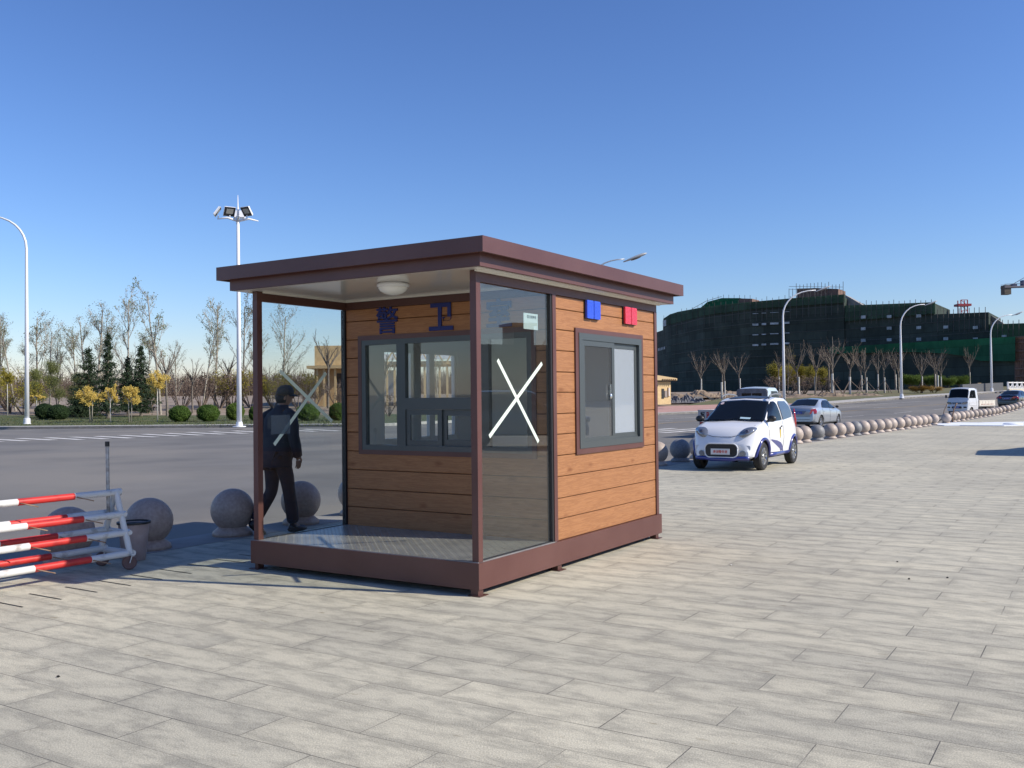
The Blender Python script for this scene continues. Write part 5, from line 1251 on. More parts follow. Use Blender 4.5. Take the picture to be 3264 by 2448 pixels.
def grow(seed, H_, trunk, kind):
    """returns MB trunk, MB twigs, list of (point, dir, level) leaf seats; height H_ metres"""
    R_ = random.Random(seed); T = MB(); Tw = MB(); seats = []
    def branch(p, d, ln, r, lv, mb):
        n = 4 if lv < 2 else 3; pts = [p.copy()]; rad = [r]; dirs = []
        for i in range(n):
            w_ = .035 if lv == 0 else .09; d = (d+Vector((R_.gauss(0, w_), R_.gauss(0, w_), R_.gauss(.06 if lv else .0, .04)))).normalized(); p = p+d*(ln/n); pts.append(p.copy()); rad.append(max(.006, r*(1-(.45 if (lv == 0 and kind == 'pollard') else .68)*(i+1)/n))); dirs.append(d.copy())
        mb.tube(pts, rad, 6 if lv == 0 else (5 if lv == 1 else 3), cap=False)
        return pts, dirs, rad
    def sub(pts, dirs, rad, ln, lv, maxlv, nb, up, spread, frac=(.25, 1.)):
        for k in range(nb):
            t = R_.uniform(*frac); i = min(len(dirs)-1, int(t*len(dirs))); q = t*len(dirs)-i; p = pts[i].lerp(pts[i+1], min(1, q))
            az = R_.uniform(0, 2*pi); side = Vector((cos(az), sin(az), 0)); nd = (dirs[i]*up+side*spread+Vector((0, 0, .15))).normalized()
            l2 = ln*R_.uniform(.45, 1)*(1.15-.6*t)
            P2, D2, R2 = branch(p, nd, l2, max(.006, rad[i]*(.42 if lv == 1 else .5)), lv, Tw if lv >= 2 else T)
            if lv < maxlv: sub(P2, D2, R2, l2*.55, lv+1, maxlv, max(3, int(nb*(.7 if lv == 1 else .6))), up, spread*.9, (.2, 1.))
            else:
                for a, c in zip(P2, D2): seats.append((a, c))
            seats.append((P2[-1], D2[-1]))
    if kind == 'poplar':
        P0, D0, R0 = branch(Vector((0, 0, 0)), Vector((R_.gauss(0, .03), R_.gauss(0, .03), 1)), H_*.95, H_*.0115, 0, T)
        sub(P0, D0, R0, H_*.40, 1, 3, 14, .95, .62, (trunk, .97))
    elif kind == 'pollard':
        P0, D0, R0 = branch(Vector((0, 0, 0)), Vector((R_.gauss(0, .02), R_.gauss(0, .02), 1)), H_*trunk, H_*.0135, 0, T)
        R0 = [H_*.016]*len(R0)
        sub(P0, D0, R0, H_*(1-trunk)*.95, 1, 3, 8, .9, .62, (.78, 1.))
    elif kind == 'shrub':
        for k in range(9):
            az = R_.uniform(0, 2*pi); d = Vector((cos(az)*.5, sin(az)*.5, 1)).normalized()
            P0, D0, R0 = branch(Vector((cos(az)*.08, sin(az)*.08, 0)), d, H_*.75, H_*.012, 1, T); sub(P0, D0, R0, H_*.35, 2, 3, 5, .9, .7, (.3, 1.))
    return T, Tw, seats, R_
def leaves(seats, R_, n, size, jitter, flat_=.5):
    b = MB()
    for _ in range(n):
        p, d = seats[R_.randrange(len(seats))]; q = p+Vector((R_.gauss(0, jitter), R_.gauss(0, jitter), R_.gauss(0, jitter*.8)))
        s_ = size*R_.uniform(.6, 1.3); a = Vector((R_.gauss(0, 1), R_.gauss(0, 1), R_.gauss(0, 1))).normalized(); c = a.orthogonal().normalized()
        b.poly([q-a*s_, q+c*s_*.6, q+a*s_, q-c*s_*.6])
    return b
PROTO = {}
def make_proto(key, seed, H_, trunk, kind, bark, twig, leaf, n, size, jit, wash=0):
    T, Tw, seats, R_ = grow(seed, H_, trunk, kind); d = {}; Hn = H_; H_ = sorted(p[0].z for p in seats)[int(len(seats)*.992)]
    if wash:
        Wm = MB(); r = Hn*.0122; Wm.tube([(0, 0, -.1), (0, 0, wash)], [r, r*.90], 8, cap=False); d['painted_base'] = Wm.mesh('painted_base', M_wash, True)
    d['trunk'] = T.mesh('trunk', bark, True)
    cr = MB(); cr.v, cr.f, cr.mi = Tw.v, Tw.f, Tw.mi; k = len(cr.f)
    if n:
        lb = leaves(seats, R_, n, size, jit); cr.cur = 1; cr.faces(lb.v, lb.f)
    d['crown'] = cr.mesh('crown', [twig, leaf or twig])
    PROTO[key] = (d, H_)
def place(key, name, x, y, ytop, label, cat='tree', group=None, D=None, dz=.1, wide=1., rz=None, stakes=False):
    d, H_ = PROTO[key]
    if D: p = at(x, y, D); p.z = zt(p.x, p.y)+dz
    else: p = gnd(x, y, dz)
    h = at(x, ytop, p.y).z-p.z; s_ = h/H_
    e = tag(empty(name, p, RN.uniform(0, 6.28) if rz is None else rz), label, cat, group); e.scale = (s_*wide, s_*wide, s_)
    for nm in d: o = link(nm, d[nm], e)
    if stakes:
        b = MB()
        for k in range(3): a = 2*pi*k/3+.4; b.tube([(cos(a)*1.1, sin(a)*1.1, 0), (-cos(a)*.05, -sin(a)*.05, H_*.30)], .035, 5)
        b.build('support_stake', M_twig, e)
    return e
RN = random.Random(11)
for i in range(4): make_proto('pop%d' % i, 21+i, 8, .30, 'poplar', M_barkp, M_twigp, M_lpop, 650, .055, .12)
for i in range(2): make_proto('popd%d' % i, 41+i, 8, .10, 'poplar', M_barkp, M_twigp, M_lhaz, 1300, .045, .2)
make_proto('popw', 51, 6, .08, 'poplar', M_bark, M_twigp, M_lwil, 6500, .055, .28)
for i in range(3): make_proto('bare%d' % i, 61+i, 7, .45, 'pollard', M_bark, M_twigb, None, 0, 0, 0)
for i in range(4): make_proto('wash%d' % i, 71+i, 7, (.30, .42, .34, .38)[i], 'pollard', M_bark, M_twigb, None, 0, 0, 0, 1.7)
make_proto('bigbare', 81, 9, .25, 'poplar', M_bark, M_twig, M_lyg, 1500, .05, .25)
for i in range(2): make_proto('shr%d' % i, 91+i, 3, 0, 'shrub', M_twig, M_twig, M_lpur, 700, .05, .12)
make_proto('shrg', 95, 3, 0, 'shrub', M_twig, M_twig, M_lyg, 2000, .05, .16)
make_proto('yelb', 96, 3, 0, 'shrub', M_twig, M_twig, M_lyg, 9000, .055, .20)
make_proto('orgb', 97, 1.6, 0, 'shrub', M_lorg, M_lorg, M_lorg, 5000, .04, .14)
make_proto('grnb', 98, 3, 0, 'shrub', M_twig, M_twig, M_lgrn, 12000, .06, .24)
G1 = 'leafing trees behind the grass verge on the left'
L1 = [ # photo x, base y, top y, kind, label
 (12, 1300, 1000, 'popd0', 'leafy poplar cut off by the left edge of the picture'), (50, 1310, 1005, 'pop1', 'thin pale poplar just left of the left street lamp'),
 (118, 1300, 995, 'popd1', 'grey green poplar just right of the left street lamp'), (190, 1300, 1055, 'popd0', 'hazy low poplar above the dark clipped hedge'),
 (245, 1300, 1030, 'pop2', 'twiggy poplar left of the leftmost dark conifer'), (310, 1305, 970, 'popd1', 'poplar rising behind the leftmost conifer'),
 (408, 1310, 905, 'pop0', 'tall leaning poplar behind the middle conifer'), (512, 1322, 895, 'pop3', 'tallest poplar, right of the dark conifers'),
 (533, 1328, 1085, 'bare0', 'bare tree with spreading limbs beside the yellow ball tree'), (614, 1318, 1140, 'bare1', 'small bare pollard between the two clipped shrubs'),
 (645, 1306, 1040, 'pop1', 'thin poplar left of the tall poplar beside the mast'), (684, 1300, 945, 'pop2', 'tall poplar just left of the floodlight mast'),
 (723, 1298, 1120, 'bare2', 'bare pollard tree behind the shaft of the floodlight mast'), (775, 1296, 935, 'pop0', 'tall poplar right behind the floodlight mast'),
 (898, 1300, 965, 'popd0', 'green upright poplar seen through the porch glass'), (1046, 1302, 1052, 'bare0', 'bare tree in front of the timber house in the porch glass'),
 (1222, 1320, 1095, 'bare1', 'bare tree seen through the left pane of the front window'), (1395, 1310, 1130, 'popd1', 'leafy tree seen through the middle front window'),
 (75, 1300, 1080, 'popd1', 'hazy thicket tree right behind the left street lamp'), (160, 1302, 1020, 'popd0', 'hazy poplar between the left lamp and the clipped hedge'), (275, 1298, 1010, 'popd1', 'hazy twiggy tree behind the leftmost conifer top'),
 (340, 1300, 990, 'popd0', 'hazy twiggy tree behind the slender conifer'), (470, 1300, 1050, 'popd1', 'hazy twiggy tree behind the tall egg shaped yellow tree'), (560, 1300, 1090, 'popd0', 'hazy low tree left of the small bare pollard'), (828, 1298, 1030, 'popd0', 'hazy tree just left of the left porch post')]
for x, y, yt, k, lb in L1: place(k, 'deciduous_tree', x, y, yt, lb, group=G1, wide=1.0 if 'popd' not in k else 1.15)
G2 = 'low shrubs behind the verge on the left'
for i, (x, y, yt, k, lb) in enumerate([(35, 1318, 1235, 'shr0', 'reddish bare shrub at the far left'), (25, 1310, 1175, 'shrg', 'yellow green shrub at the left edge'), (130, 1320, 1180, 'popw', 'bushy spring green willow right of the left street lamp'),
    (185, 1318, 1155, 'popw', 'larger spring green willow left of the conifers'), (232, 1322, 1190, 'popw', 'small green willow touching the leftmost conifer'), (75, 1322, 1225, 'shrg', 'olive shrub behind the left street lamp foot'), (470, 1318, 1215, 'shrg', 'olive shrub between the conifers and the tall poplar'),
    (580, 1310, 1195, 'shr1', 'purple brown shrub left of the first round clipped shrub'), (640, 1306, 1190, 'shr0', 'purple brown shrub behind the clipped shrubs'), (700, 1302, 1190, 'shr1', 'brown shrub left of the mast'), (740, 1300, 1185, 'shrg', 'yellowish shrub behind the mast'),
    (800, 1300, 1185, 'shr0', 'purplish shrub between mast and porch post'), (870, 1300, 1205, 'shrg', 'grey green shrub left of the man in the glass'), (950, 1302, 1190, 'shrg', 'yellow green shrub right of the man in the glass'), (1000, 1306, 1210, 'shr1', 'brown shrub in front of the timber house'),
    (1240, 1328, 1255, 'shr0', 'brown shrub low in the left window pane'), (1080, 1310, 1215, 'shr1', 'twiggy shrub before the timber house wall')]):
    place(k, 'shrub', x, y, yt, lb, 'shrub', G2, wide=1.25)
# background thicket: a far line of bare growth nobody could count
b = MB(); rn = random.Random(9)
for i in range(5200):
    x = rn.uniform(-60, 1500); D = rn.uniform(150, 185); p = at(x, 1280, D); z0 = zt(p.x, p.y); h = rn.uniform(1.2, 4)*(1 if rn.random() < .9 else 1.4)
    q = Vector((p.x+rn.gauss(0, .3), p.y, z0+h)); b.tube([(p.x, p.y, z0), q], [.05, .02], 3, cap=False)
    for _ in range(3): c = Vector((p.x, p.y, z0)).lerp(q, rn.uniform(.3, .9)); b.tube([c, c+Vector((rn.gauss(0, .6), rn.gauss(0, .3), rn.uniform(.3, 1)))], [.03, .012], 3, cap=False)
tk = b.build('thicket', M_lpur, None, fix=False); tag(tk, 'far line of brown leafless thicket along the left horizon', 'thicket', None, 'stuff')
# conifers
def conifer(x, y, yt, wpx, label, seed):
    R_ = random.Random(seed); p = gnd(x, y, .1); h = at(x, yt, p.y).z-p.z; wr = wpx/2*p.y/F
    e = tag(empty('conifer', p), label, 'tree', 'dark conifers on the left verge')
    MB().tube([(0, 0, -.1), (0, 0, h*.98)], [h*.022, .01], 7).build('trunk', M_bark, e)
    b = MB(); nt = 17
    for i in range(nt):
        t = i/nt; zi = h*(.10+.87*t); rr = wr*(1-t)**.85*R_.uniform(.75, 1.1)+.12; nb = int(11-5*t)
        for k in range(nb):
            az = 2*pi*k/nb+R_.uniform(-.3, .3); l_ = rr*R_.uniform(.55, 1.15); d = Vector((cos(az), sin(az), -.12))
            z = zi+R_.uniform(-.5, .5)*h*.87/nt; tipz = 0; s0 = Vector((0, 0, z)); s1 = s0+d*l_+Vector((0, 0, .12*l_)); b.tube([s0, s1], [.02, .008], 3, cap=False)
            for q in range(int(26*l_)+12):
                c = s0.lerp(s1, R_.uniform(.12, 1)); sz = R_.uniform(.07, .15); a = Vector((R_.gauss(0, 1), R_.gauss(0, 1), R_.gauss(-.3, .5))).normalized(); o_ = a.orthogonal().normalized()
                c += Vector((R_.gauss(0, .08), R_.gauss(0, .08), R_.gauss(-.04, .09))); b.poly([c-a*sz, c+o_*sz*.35, c+a*sz, c-o_*sz*.35])
    b.build('crown', M_lcon, e, fix=False)
conifer(283, 1328, 1100, 150, 'broad dark conifer, leftmost of the group', 1); conifer(345, 1335, 1045, 105, 'slender pointed conifer in the middle of the group', 2)
conifer(450, 1328, 1088, 120, 'dark conifer on the right of the group', 3); conifer(408, 1322, 1130, 95, 'smaller conifer half hidden between the middle and right conifers', 4); conifer(262, 1330, 1240, 130, 'low dark conifer skirt beside the clipped hedge', 6)
# little yellow trees on thin stems
def stem_tree(x, y, y0, y1, wpx, label, seed, m_=None, stems=1, dens=1.):
    R_ = random.Random(seed); p = gnd(x, y, .13); k = p.y/F; zc = at(x, (y0+y1)/2, p.y).z-p.z; rz = (y1-y0)/2*k; rx = wpx/2*k
    e = tag(empty('ornamental_tree', p), label, 'tree', 'small yellow leaved trees on the verge')
    b = MB()
    for s_ in range(stems):
        o_ = (s_-(stems-1)/2)*.22; b.tube([(o_*.6, 0, -.1), (o_, 0, (zc-rz)*.7), (o_*1.2, 0, zc)], [.045, .035, .02], 6)
    for q in range(9): az = R_.uniform(0, 6.28); b.tube([(0, 0, zc-rz*.9), (cos(az)*rx*.45, sin(az)*rx*.4, zc-rz*.2), (cos(az)*rx*.8, sin(az)*rx*.7, zc+rz*.5)], [.025, .018, .008], 4, cap=False)
    b.build('trunk', M_wash if stems == 1 else M_barkp, e, smooth=True)
    b = MB(); cl_ = [(R_.gauss(0, .42)*rx, R_.gauss(0, .42)*rx, zc+R_.gauss(0, .42)*rz) for _ in range(int(30*dens))]
    for _ in range(int(2600*dens)):
        c = Vector(cl_[R_.randrange(len(cl_))])+Vector((R_.gauss(0, .13)*rx, R_.gauss(0, .13)*rx, R_.gauss(0, .15)*rz)); sz = R_.uniform(.03, .06); a = Vector((R_.gauss(0, 1), R_.gauss(0, 1), R_.gauss(0, 1))).normalized(); o_ = a.orthogonal().normalized()
        b.poly([c-a*sz, c+o_*sz*.7, c+a*sz, c-o_*sz*.7])
    b.build('crown', m_ or M_lyel, e, fix=False)
stem_tree(290, 1346, 1233, 1284, 76, 'flat topped yellow tree with forked stem, left of the conifers', 1, stems=2)
stem_tree(352, 1345, 1230, 1286, 40, 'narrow yellow tree in front of the middle conifer', 2, dens=.7)
stem_tree(415, 1347, 1235, 1286, 64, 'yellow tree on twin stems in front of the right conifer', 3, stems=2)
stem_tree(502, 1345, 1185, 1250, 56, 'taller egg shaped yellow tree right of the conifers', 4, dens=1.2)
stem_tree(117, 1330, 1258, 1272, 36, 'tiny bright yellow tree right of the left street lamp', 5, dens=.3); stem_tree(24, 1325, 1180, 1225, 40, 'yellow green crowned tree at the far left', 7, M_lyg)
# round clipped shrubs
def ball_shrub(x, y, ytop, wpx, label, seed, m_=None, grp='round clipped shrubs on the verge', cat='shrub', loc=None):
    R_ = random.Random(seed); p = gnd(x, y, .12); k = p.y/F; h = at(x, ytop, p.y).z-p.z; rx = wpx/2*k
    e = tag(empty('clipped_shrub', p), label, cat, grp)
    b = MB(); b.ell((0, 0, h*.5), (rx*.86, rx*.86, h*.46), 16, 10, jit=.05, rnd=R_); b.build('branches', M_lbox if not m_ else m_, e)
    b = MB()
    for _ in range(6500):
        u_ = R_.uniform(-1, 1); az = R_.uniform(0, 6.28); q = sqrt(1-u_*u_); rr = R_.uniform(.84, 1.04)*(1+.05*sin(az*5+u_*7)); c = Vector((cos(az)*q*rx*rr, sin(az)*q*rx*rr, max(.02, h*.5+u_*h*.5*rr)))
        sz = R_.uniform(.025, .05); a = Vector((R_.gauss(0, 1), R_.gauss(0, 1), R_.gauss(0, 1))).normalized(); o_ = a.orthogonal().normalized(); b.poly([c-a*sz, c+o_*sz*.6, c+a*sz, c-o_*sz*.6])
    b.build('leaves', m_ or M_lbox, e, fix=False)
M_ldk = leafm('dark_clipped_leaves', (.012, .03, .01), (.025, .05, .014), .1)
ball_shrub(142, 1336, 1287, 56, 'dark round clipped shrub, left of the joined dark pair', 1, M_ldk); ball_shrub(186, 1338, 1290, 66, 'dark round clipped shrub, right of the joined dark pair', 2, M_ldk)
ball_shrub(573, 1345, 1293, 66, 'round green clipped shrub right of the taller yellow tree', 3); ball_shrub(664, 1344, 1290, 70, 'round green clipped shrub left of the floodlight mast', 4)
ball_shrub(750, 1340, 1285, 56, 'loose green and reddish shrub behind the foot of the mast', 5, M_lgrn); ball_shrub(812, 1341, 1296, 36, 'small green shrub just left of the porch post', 8)
ball_shrub(982, 1342, 1288, 74, 'round clipped shrub in the porch glass right of the man', 6); ball_shrub(1078, 1341, 1285, 56, 'round clipped shrub cut off by the booth wall', 7)
ball_shrub(3149, 1247, 1228, 26, 'round shrub left of the farthest street lamp foot', 9, None, 'round shrubs by the farthest lamp'); ball_shrub(3174, 1246, 1227, 26, 'round shrub right of the farthest street lamp foot', 10, None, 'round shrubs by the farthest lamp')
# low reddish ground cover on the verge, grass blades
b = MB(); rn = random.Random(3)
for _ in range(9000):
    x = rn.uniform(-20, 1180); y = rn.uniform(1330, 1357); p = gnd(x, y, .13) if _ % 3 == 0 else p+Vector((rn.gauss(0, .25), rn.gauss(0, .25), 0))
    h = rn.uniform(.04, .12); a = rn.uniform(0, 3.14); dx, dy = cos(a)*.03, sin(a)*.03; b.poly([(p.x-dx, p.y-dy, p.z-.02), (p.x+dx, p.y+dy, p.z-.02), (p.x+rn.gauss(0, .03), p.y+rn.gauss(0, .03), p.z+h)])
tag(b.build('grass_blades', M_grass, None, fix=False), 'short green grass on the verge across the road', 'grass', None, 'stuff')
# ---- right hand trees
ZX = lambda q: (2050+q*.27125); ZY = lambda q: 850+q*.27125; SX = lambda q: 2650+q*.2776; SY = lambda q: 850+q*.2776
G3 = 'bare young trees in front of the netted building'
rt_list = [(ZX(685), ZY(1510), ZY(1005), 'wash0', 0), (ZX(925), ZY(1560), ZY(985), 'wash1', 0), (ZX(962), ZY(1548), ZY(975), 'wash2', 0), (ZX(1140), ZY(1480), ZY(1010), 'wash3', 0), (ZX(1380), ZY(1430), ZY(1000), 'wash0', 0), (ZX(1600), ZY(1470), ZY(965), 'wash1', 0),
    (ZX(1830), ZY(1525), ZY(875), 'wash2', 0), (ZX(2022), ZY(1510), ZY(900), 'wash3', 0), (SX(15), SY(1490), SY(805), 'wash0', 1), (SX(215), SY(1475), SY(880), 'wash1', 1), (SX(350), SY(1410), SY(950), 'wash2', 1), (SX(405), SY(1460), SY(925), 'wash3', 1),
    (SX(538), SY(1410), SY(955), 'wash0', 0), (SX(612), SY(1455), SY(930), 'wash1', 1), (SX(740), SY(1400), SY(940), 'wash2', 0), (SX(775), SY(1450), SY(950), 'wash3', 0), (SX(905), SY(1370), SY(965), 'wash1', 0), (SX(1045), SY(1450), SY(955), 'wash0', 1), (SX(1195), SY(1400), SY(925), 'wash2', 0),
    (SX(1225), SY(1405), SY(960), 'wash3', 0), (SX(1262), SY(1400), SY(1040), 'wash0', 0), (SX(1408), SY(1380), SY(1140), 'wash1', 0), (SX(1592), SY(1385), SY(895), 'wash2', 0)]
for i, (x, y, yt, k, st) in enumerate(rt_list):
    place(k, 'bare_tree', x, y, yt, 'bare young tree, %s from the left in the row before the netted building' % ORD[i], group=G3, stakes=bool(st), wide=(.95, 1.15, .85, 1.05, 1.25)[i % 5])
for x, y, yt, k, lb in ((ZX(250), ZY(1425), ZY(1050), 'bare1', 'low brown bare tree behind the little plywood hut'), (ZX(370), ZY(1425), ZY(1040), 'bare2', 'wide brown bare tree just right of the plywood hut'), (ZX(480), ZY(1430), ZY(1060), 'bare0', 'bare tree beside the white post right of the plywood hut'),
    (ZX(1290), ZY(1440), ZY(820), 'bigbare', 'tall brown hazy tree behind the yellow bush'), (ZX(1500), ZY(1440), ZY(960), 'bigbare', 'olive brown tree left of the nearest street lamp'), (ZX(1700), ZY(1460), ZY(930), 'bigbare', 'brown twiggy tree right of the nearest street lamp'), (ZX(2190), ZY(1480), ZY(850), 'bare0', 'leafless tall tree at the bend of the grass field')):
    place(k, 'leafless_tree', x, y, yt, lb, group='bare trees standing farther back on the right', wide=1.2)
G4 = 'shrubs in the field before the netted building'
for x, y, yt, k, w_, lb in ((ZX(1215), ZY(1420), ZY(1110), 'yelb', 1.15, 'large round yellow bush behind the grey truck cab'), (ZX(1430), ZY(1420), ZY(1190), 'yelb', 1.3, 'yellow bush left of the nearest street lamp'), (ZX(1640), ZY(1450), ZY(1160), 'yelb', 1.0, 'yellow green bush behind the nearest street lamp'),
    (ZX(1790), ZY(1450), ZY(1190), 'yelb', 1.0, 'yellow brown bush right of the nearest street lamp'), (ZX(2050), ZY(1460), ZY(1190), 'yelb', .9, 'small yellow bush above the silver sedan'), (ZX(1720), ZY(1515), ZY(1270), 'shr0', 1.5, 'dark reddish shrub behind the silver sedan roof'),
    (ZX(1890), ZY(1505), ZY(1280), 'shr1', 1.5, 'reddish shrub above the silver sedan'), (ZX(2140), ZY(1500), ZY(1300), 'shr0', 1.5, 'reddish shrub right of the silver sedan'), (ZX(1560), ZY(1480), ZY(1300), 'shr1', 1.4, 'reddish shrub left of the lamp pole'),
    (SX(780), SY(1390), SY(1275), 'grnb', 1.6, 'green bush behind the middle street lamp'), (SX(920), SY(1395), SY(1255), 'grnb', 1.5, 'first large green bush right of the middle lamp'), (SX(1060), SY(1395), SY(1265), 'grnb', 1.5, 'second green bush right of the middle lamp'), (SX(1210), SY(1395), SY(1262), 'grnb', 1.5, 'green bush in the middle of the hedge line'),
    (SX(1340), SY(1395), SY(1285), 'grnb', 1.4, 'green bush above the small truck cab'), (SX(1480), SY(1390), SY(1262), 'grnb', 1.4, 'green bush at the right end of the hedge line'), (SX(1010), SY(1455), SY(1370), 'orgb', 2.2, 'orange yellow low bush right of the middle lamp'), (SX(1180), SY(1450), SY(1375), 'orgb', 2.2, 'orange yellow low bush left of the small truck')):
    place(k, 'bush', x, y, yt, lb, 'bush', G4, wide=w_)

# ================================================================== TIMBER HOUSE (left, under construction) and the plywood hut
M_osb = mat('osb_board', (.66, .48, .25), .8, col2=(.56, .40, .20), scale=3, detail=8); M_osb2 = mat('shaded_osb', (.50, .34, .18), .8, col2=(.44, .29, .15), scale=3)  # board colours hold the light: brightened for the gable, darkened for shade below
M_tim = mat('new_timber', (.52, .38, .20), .7)
def hb(b, x0, x1, y0, y1, D, dep, z0=None, z1=None):
    """box seen at photo x0..x1, y0..y1 (top,bottom) with its face at depth D"""
    a = at(x0, y1, D); c = at(x1, y0, D); b.box(a.x-hx, c.x-hx, D-hy, D+dep-hy, (a.z if z0 is None else z0)-hz, (c.z if z1 is None else z1)-hz)
g0 = gnd(1200, 1300, .1); hx, hy, hz = at(1200, 1290, 100).x, 100, zt(at(1200, 1290, 100).x, 100)
ho = tag(empty('timber_house', (hx, hy, hz)), 'unfinished timber frame house with board walls seen through the booth', 'house')
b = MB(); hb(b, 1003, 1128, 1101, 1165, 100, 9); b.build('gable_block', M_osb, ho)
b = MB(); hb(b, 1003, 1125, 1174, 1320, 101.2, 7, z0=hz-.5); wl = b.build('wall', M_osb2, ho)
b = MB(); hb(b, 977, 1128, 1164, 1175, 99, 10); b.build('eave', M_tim, ho)
b = MB(); hb(b, 1074, 1090, 1190, 1236, 101.12, .07); b.build('window', M_tb, wl)
b = MB()
for x in (1008, 1030, 1066, 1094): hb(b, x, x+5, 1175, 1310, 99.3, .18, z0=hz-.3)
b.build('porch_column', M_tim, ho)
b = MB(); hb(b, 1128, 1460, 1150, 1164, 100.5, 8)
for i in range(14): x = 1135+i*24; hb(b, x, x+5, 1160, 1300, 100.6, .16, z0=hz-.3)
for i in range(7):
    x = 1130+i*48; a, c, e_ = at(x, 1164, 100.4), at(x+24, 1122, 100.4), at(x+48, 1164, 100.4); o_ = Vector((hx, hy, hz)); b.bar(a-o_, c-o_, .14); b.bar(c-o_, e_-o_, .14)
b.build('timber_frame', M_tim, ho)
b = MB(); hb(b, 1128, 1470, 1126, 1148, 106, .2); hb(b, 1150, 1262, 1180, 1262, 103, .2); b.build('insulation_sheet', mat('pale_sheet', (.55, .60, .66), .6), ho)
# hut on the right
p = gnd(2120, 1283, .16); D_ = p.y; hx, hy, hz = p.x, p.y, p.z
hu = tag(empty('plywood_hut', (hx, hy, hz), radians(33)), 'small yellow plywood hut with overhanging roof right of the booth', 'hut')
b = MB(); hb(b, 2060, 2144, 1216, 1290, D_, 3.4, z0=hz-.2); hw_ = b.build('wall', M_osb, hu)
b = MB(); a = at(2055, 1213, D_-.5); c = at(2161, 1213, D_-.5); e_ = at(2110, 1197, D_+1.5)
za, zb_ = a.z-hz, a.z-hz+.42
b.faces([(a.x-hx, -.5, za), (c.x-hx, -.5, za), (c.x-hx, 4, za+.05), (a.x-hx, 4, za+.05), (a.x-hx, -.5, zb_+.2), (c.x-hx, -.5, za+.22), (c.x-hx, 4, za+.25), (a.x-hx, 4, zb_+.25)], [(0, 3, 2, 1), (4, 5, 6, 7), (0, 1, 5, 4), (1, 2, 6, 5), (2, 3, 7, 6), (3, 0, 4, 7)]); b.build('roof', M_tim, hu)
b = MB()
for i in range(7): hb(b, 2098+i*9, 2100+i*9, 1208, 1214, D_-.62, .1)
b.build('rafter_end', mat('dark_timber', (.2, .12, .06), .8), hu)
for x0, x1, y0, y1, m_ in ((2106, 2115, 1239, 1270, M_tb), (2118, 2128, 1245, 1266, mat('grey_cloth', (.3, .25, .22), .8)), (2131, 2134, 1235, 1266, MATS['dark_timber']), (2134.5, 2139, 1236, 1262, mat('pale_cloth', (.6, .56, .55), .8))):
    b = MB(); hb(b, x0, x1, y0, y1, D_-.06, .055); b.build('wall_opening', m_, hw_)
# earth mounds and rubble
def mound(name, x, y, wpx, hpx, m_, label, cat, seed, dep=3., rough=.12, grp=None):
    R_ = random.Random(seed); p = gnd(x, y, .1); k = p.y/F; w_ = wpx*k/2; h = hpx*k; b = MB(); nx, ny = 46, 16; vs = []; fs = []
    for i in range(nx+1):
        for j_ in range(ny+1):
            u_, v_ = 2*i/nx-1, 2*j_/ny-1; rough *= 1; e_ = max(0, (1-u_*u_)**.5*(1-v_*v_)**.6); n_ = .5+.5*sin(u_*9+seed)*.4+R_.uniform(-rough, rough)
            vs.append((u_*w_, v_*dep, -.25+(h+.25)*e_*min(1.15, n_)*1.05))
    for i in range(nx):
        for j_ in range(ny): a = i*(ny+1)+j_; fs.append((a, a+1, a+ny+2, a+ny+1))
    n0 = len(vs); b.faces(vs, fs); o = b.build(name, m_, None, loc=p, fix=False); md = o.modifiers.new('s', 'SOLIDIFY'); md.thickness = .05; md.offset = -1
    return tag(o, label, cat, grp)
M_dirt = mat('dug_earth', (.19, .135, .085), .95, col2=(.26, .20, .14), scale=1.2, detail=8, bump=.6, bscale=4)
mound('earth_mound', 2250, 1262, 260, 26, M_dirt, 'heap of brown dug earth right of the plywood hut', 'mound', 3, 4)
mound('earth_mound', 2420, 1268, 260, 20, M_dirt, 'lower brown earth bank behind the grey truck', 'mound', 5, 4); mound('earth_mound', 2650, 1262, 330, 16, M_dirt, 'long low earth bank behind the silver sedan', 'mound', 8, 4)
mound('rubble_heap', 2185, 1277, 120, 22, mat('grey_tarpaulin', (.07, .075, .09), .6, col2=(.16, .165, .18), scale=3, detail=6, wobble=1), 'heap of dark grey sheeting and rubble beside the plywood hut', 'heap', 7, 1.6, .28)
p = gnd(2227, 1276, .12); b = MB(); b.box(-.42, .42, 0, .5, 0, .42); tag(b.build('concrete_block', M_kerb, loc=p), 'pale concrete block at the end of the rubble heap', 'block')
p = gnd(2252, 1277, .12); b = MB(); b.box(-.9, .9, -.2, .2, 0, .06, Matrix.Rotation(radians(28), 4, 'Y') @ Matrix.Rotation(.3, 4, 'Z')); b.box(-.8, .9, .25, .55, .05, .11, Matrix.Rotation(radians(20), 4, 'Y')); o_ = b.build('board', mat('weathered_board', (.12, .13, .14), .8), loc=p+Vector((0, 0, .4))); tag(o_, 'two grey boards leaning on the rubble next to the concrete block', 'board')
# marker posts near the far lamp
for x, lb in ((3116, 'brown guide post with pale top, left of the farthest lamp'), (3168, 'guide post with pale top right behind the farthest lamp')):
    p = gnd(x, 1247, .1); b = MB(); b.box(-.12, .12, -.1, .1, 0, .95); o_ = b.build('guide_post', mat('rust_brown', (.14, .06, .045), .7), loc=p); tag(o_, lb, 'post', 'guide posts near the far lamp')
    MB().box(.0, .42, -.12, .12, .8, 1.02).build('post_cap', M_tim, o_)

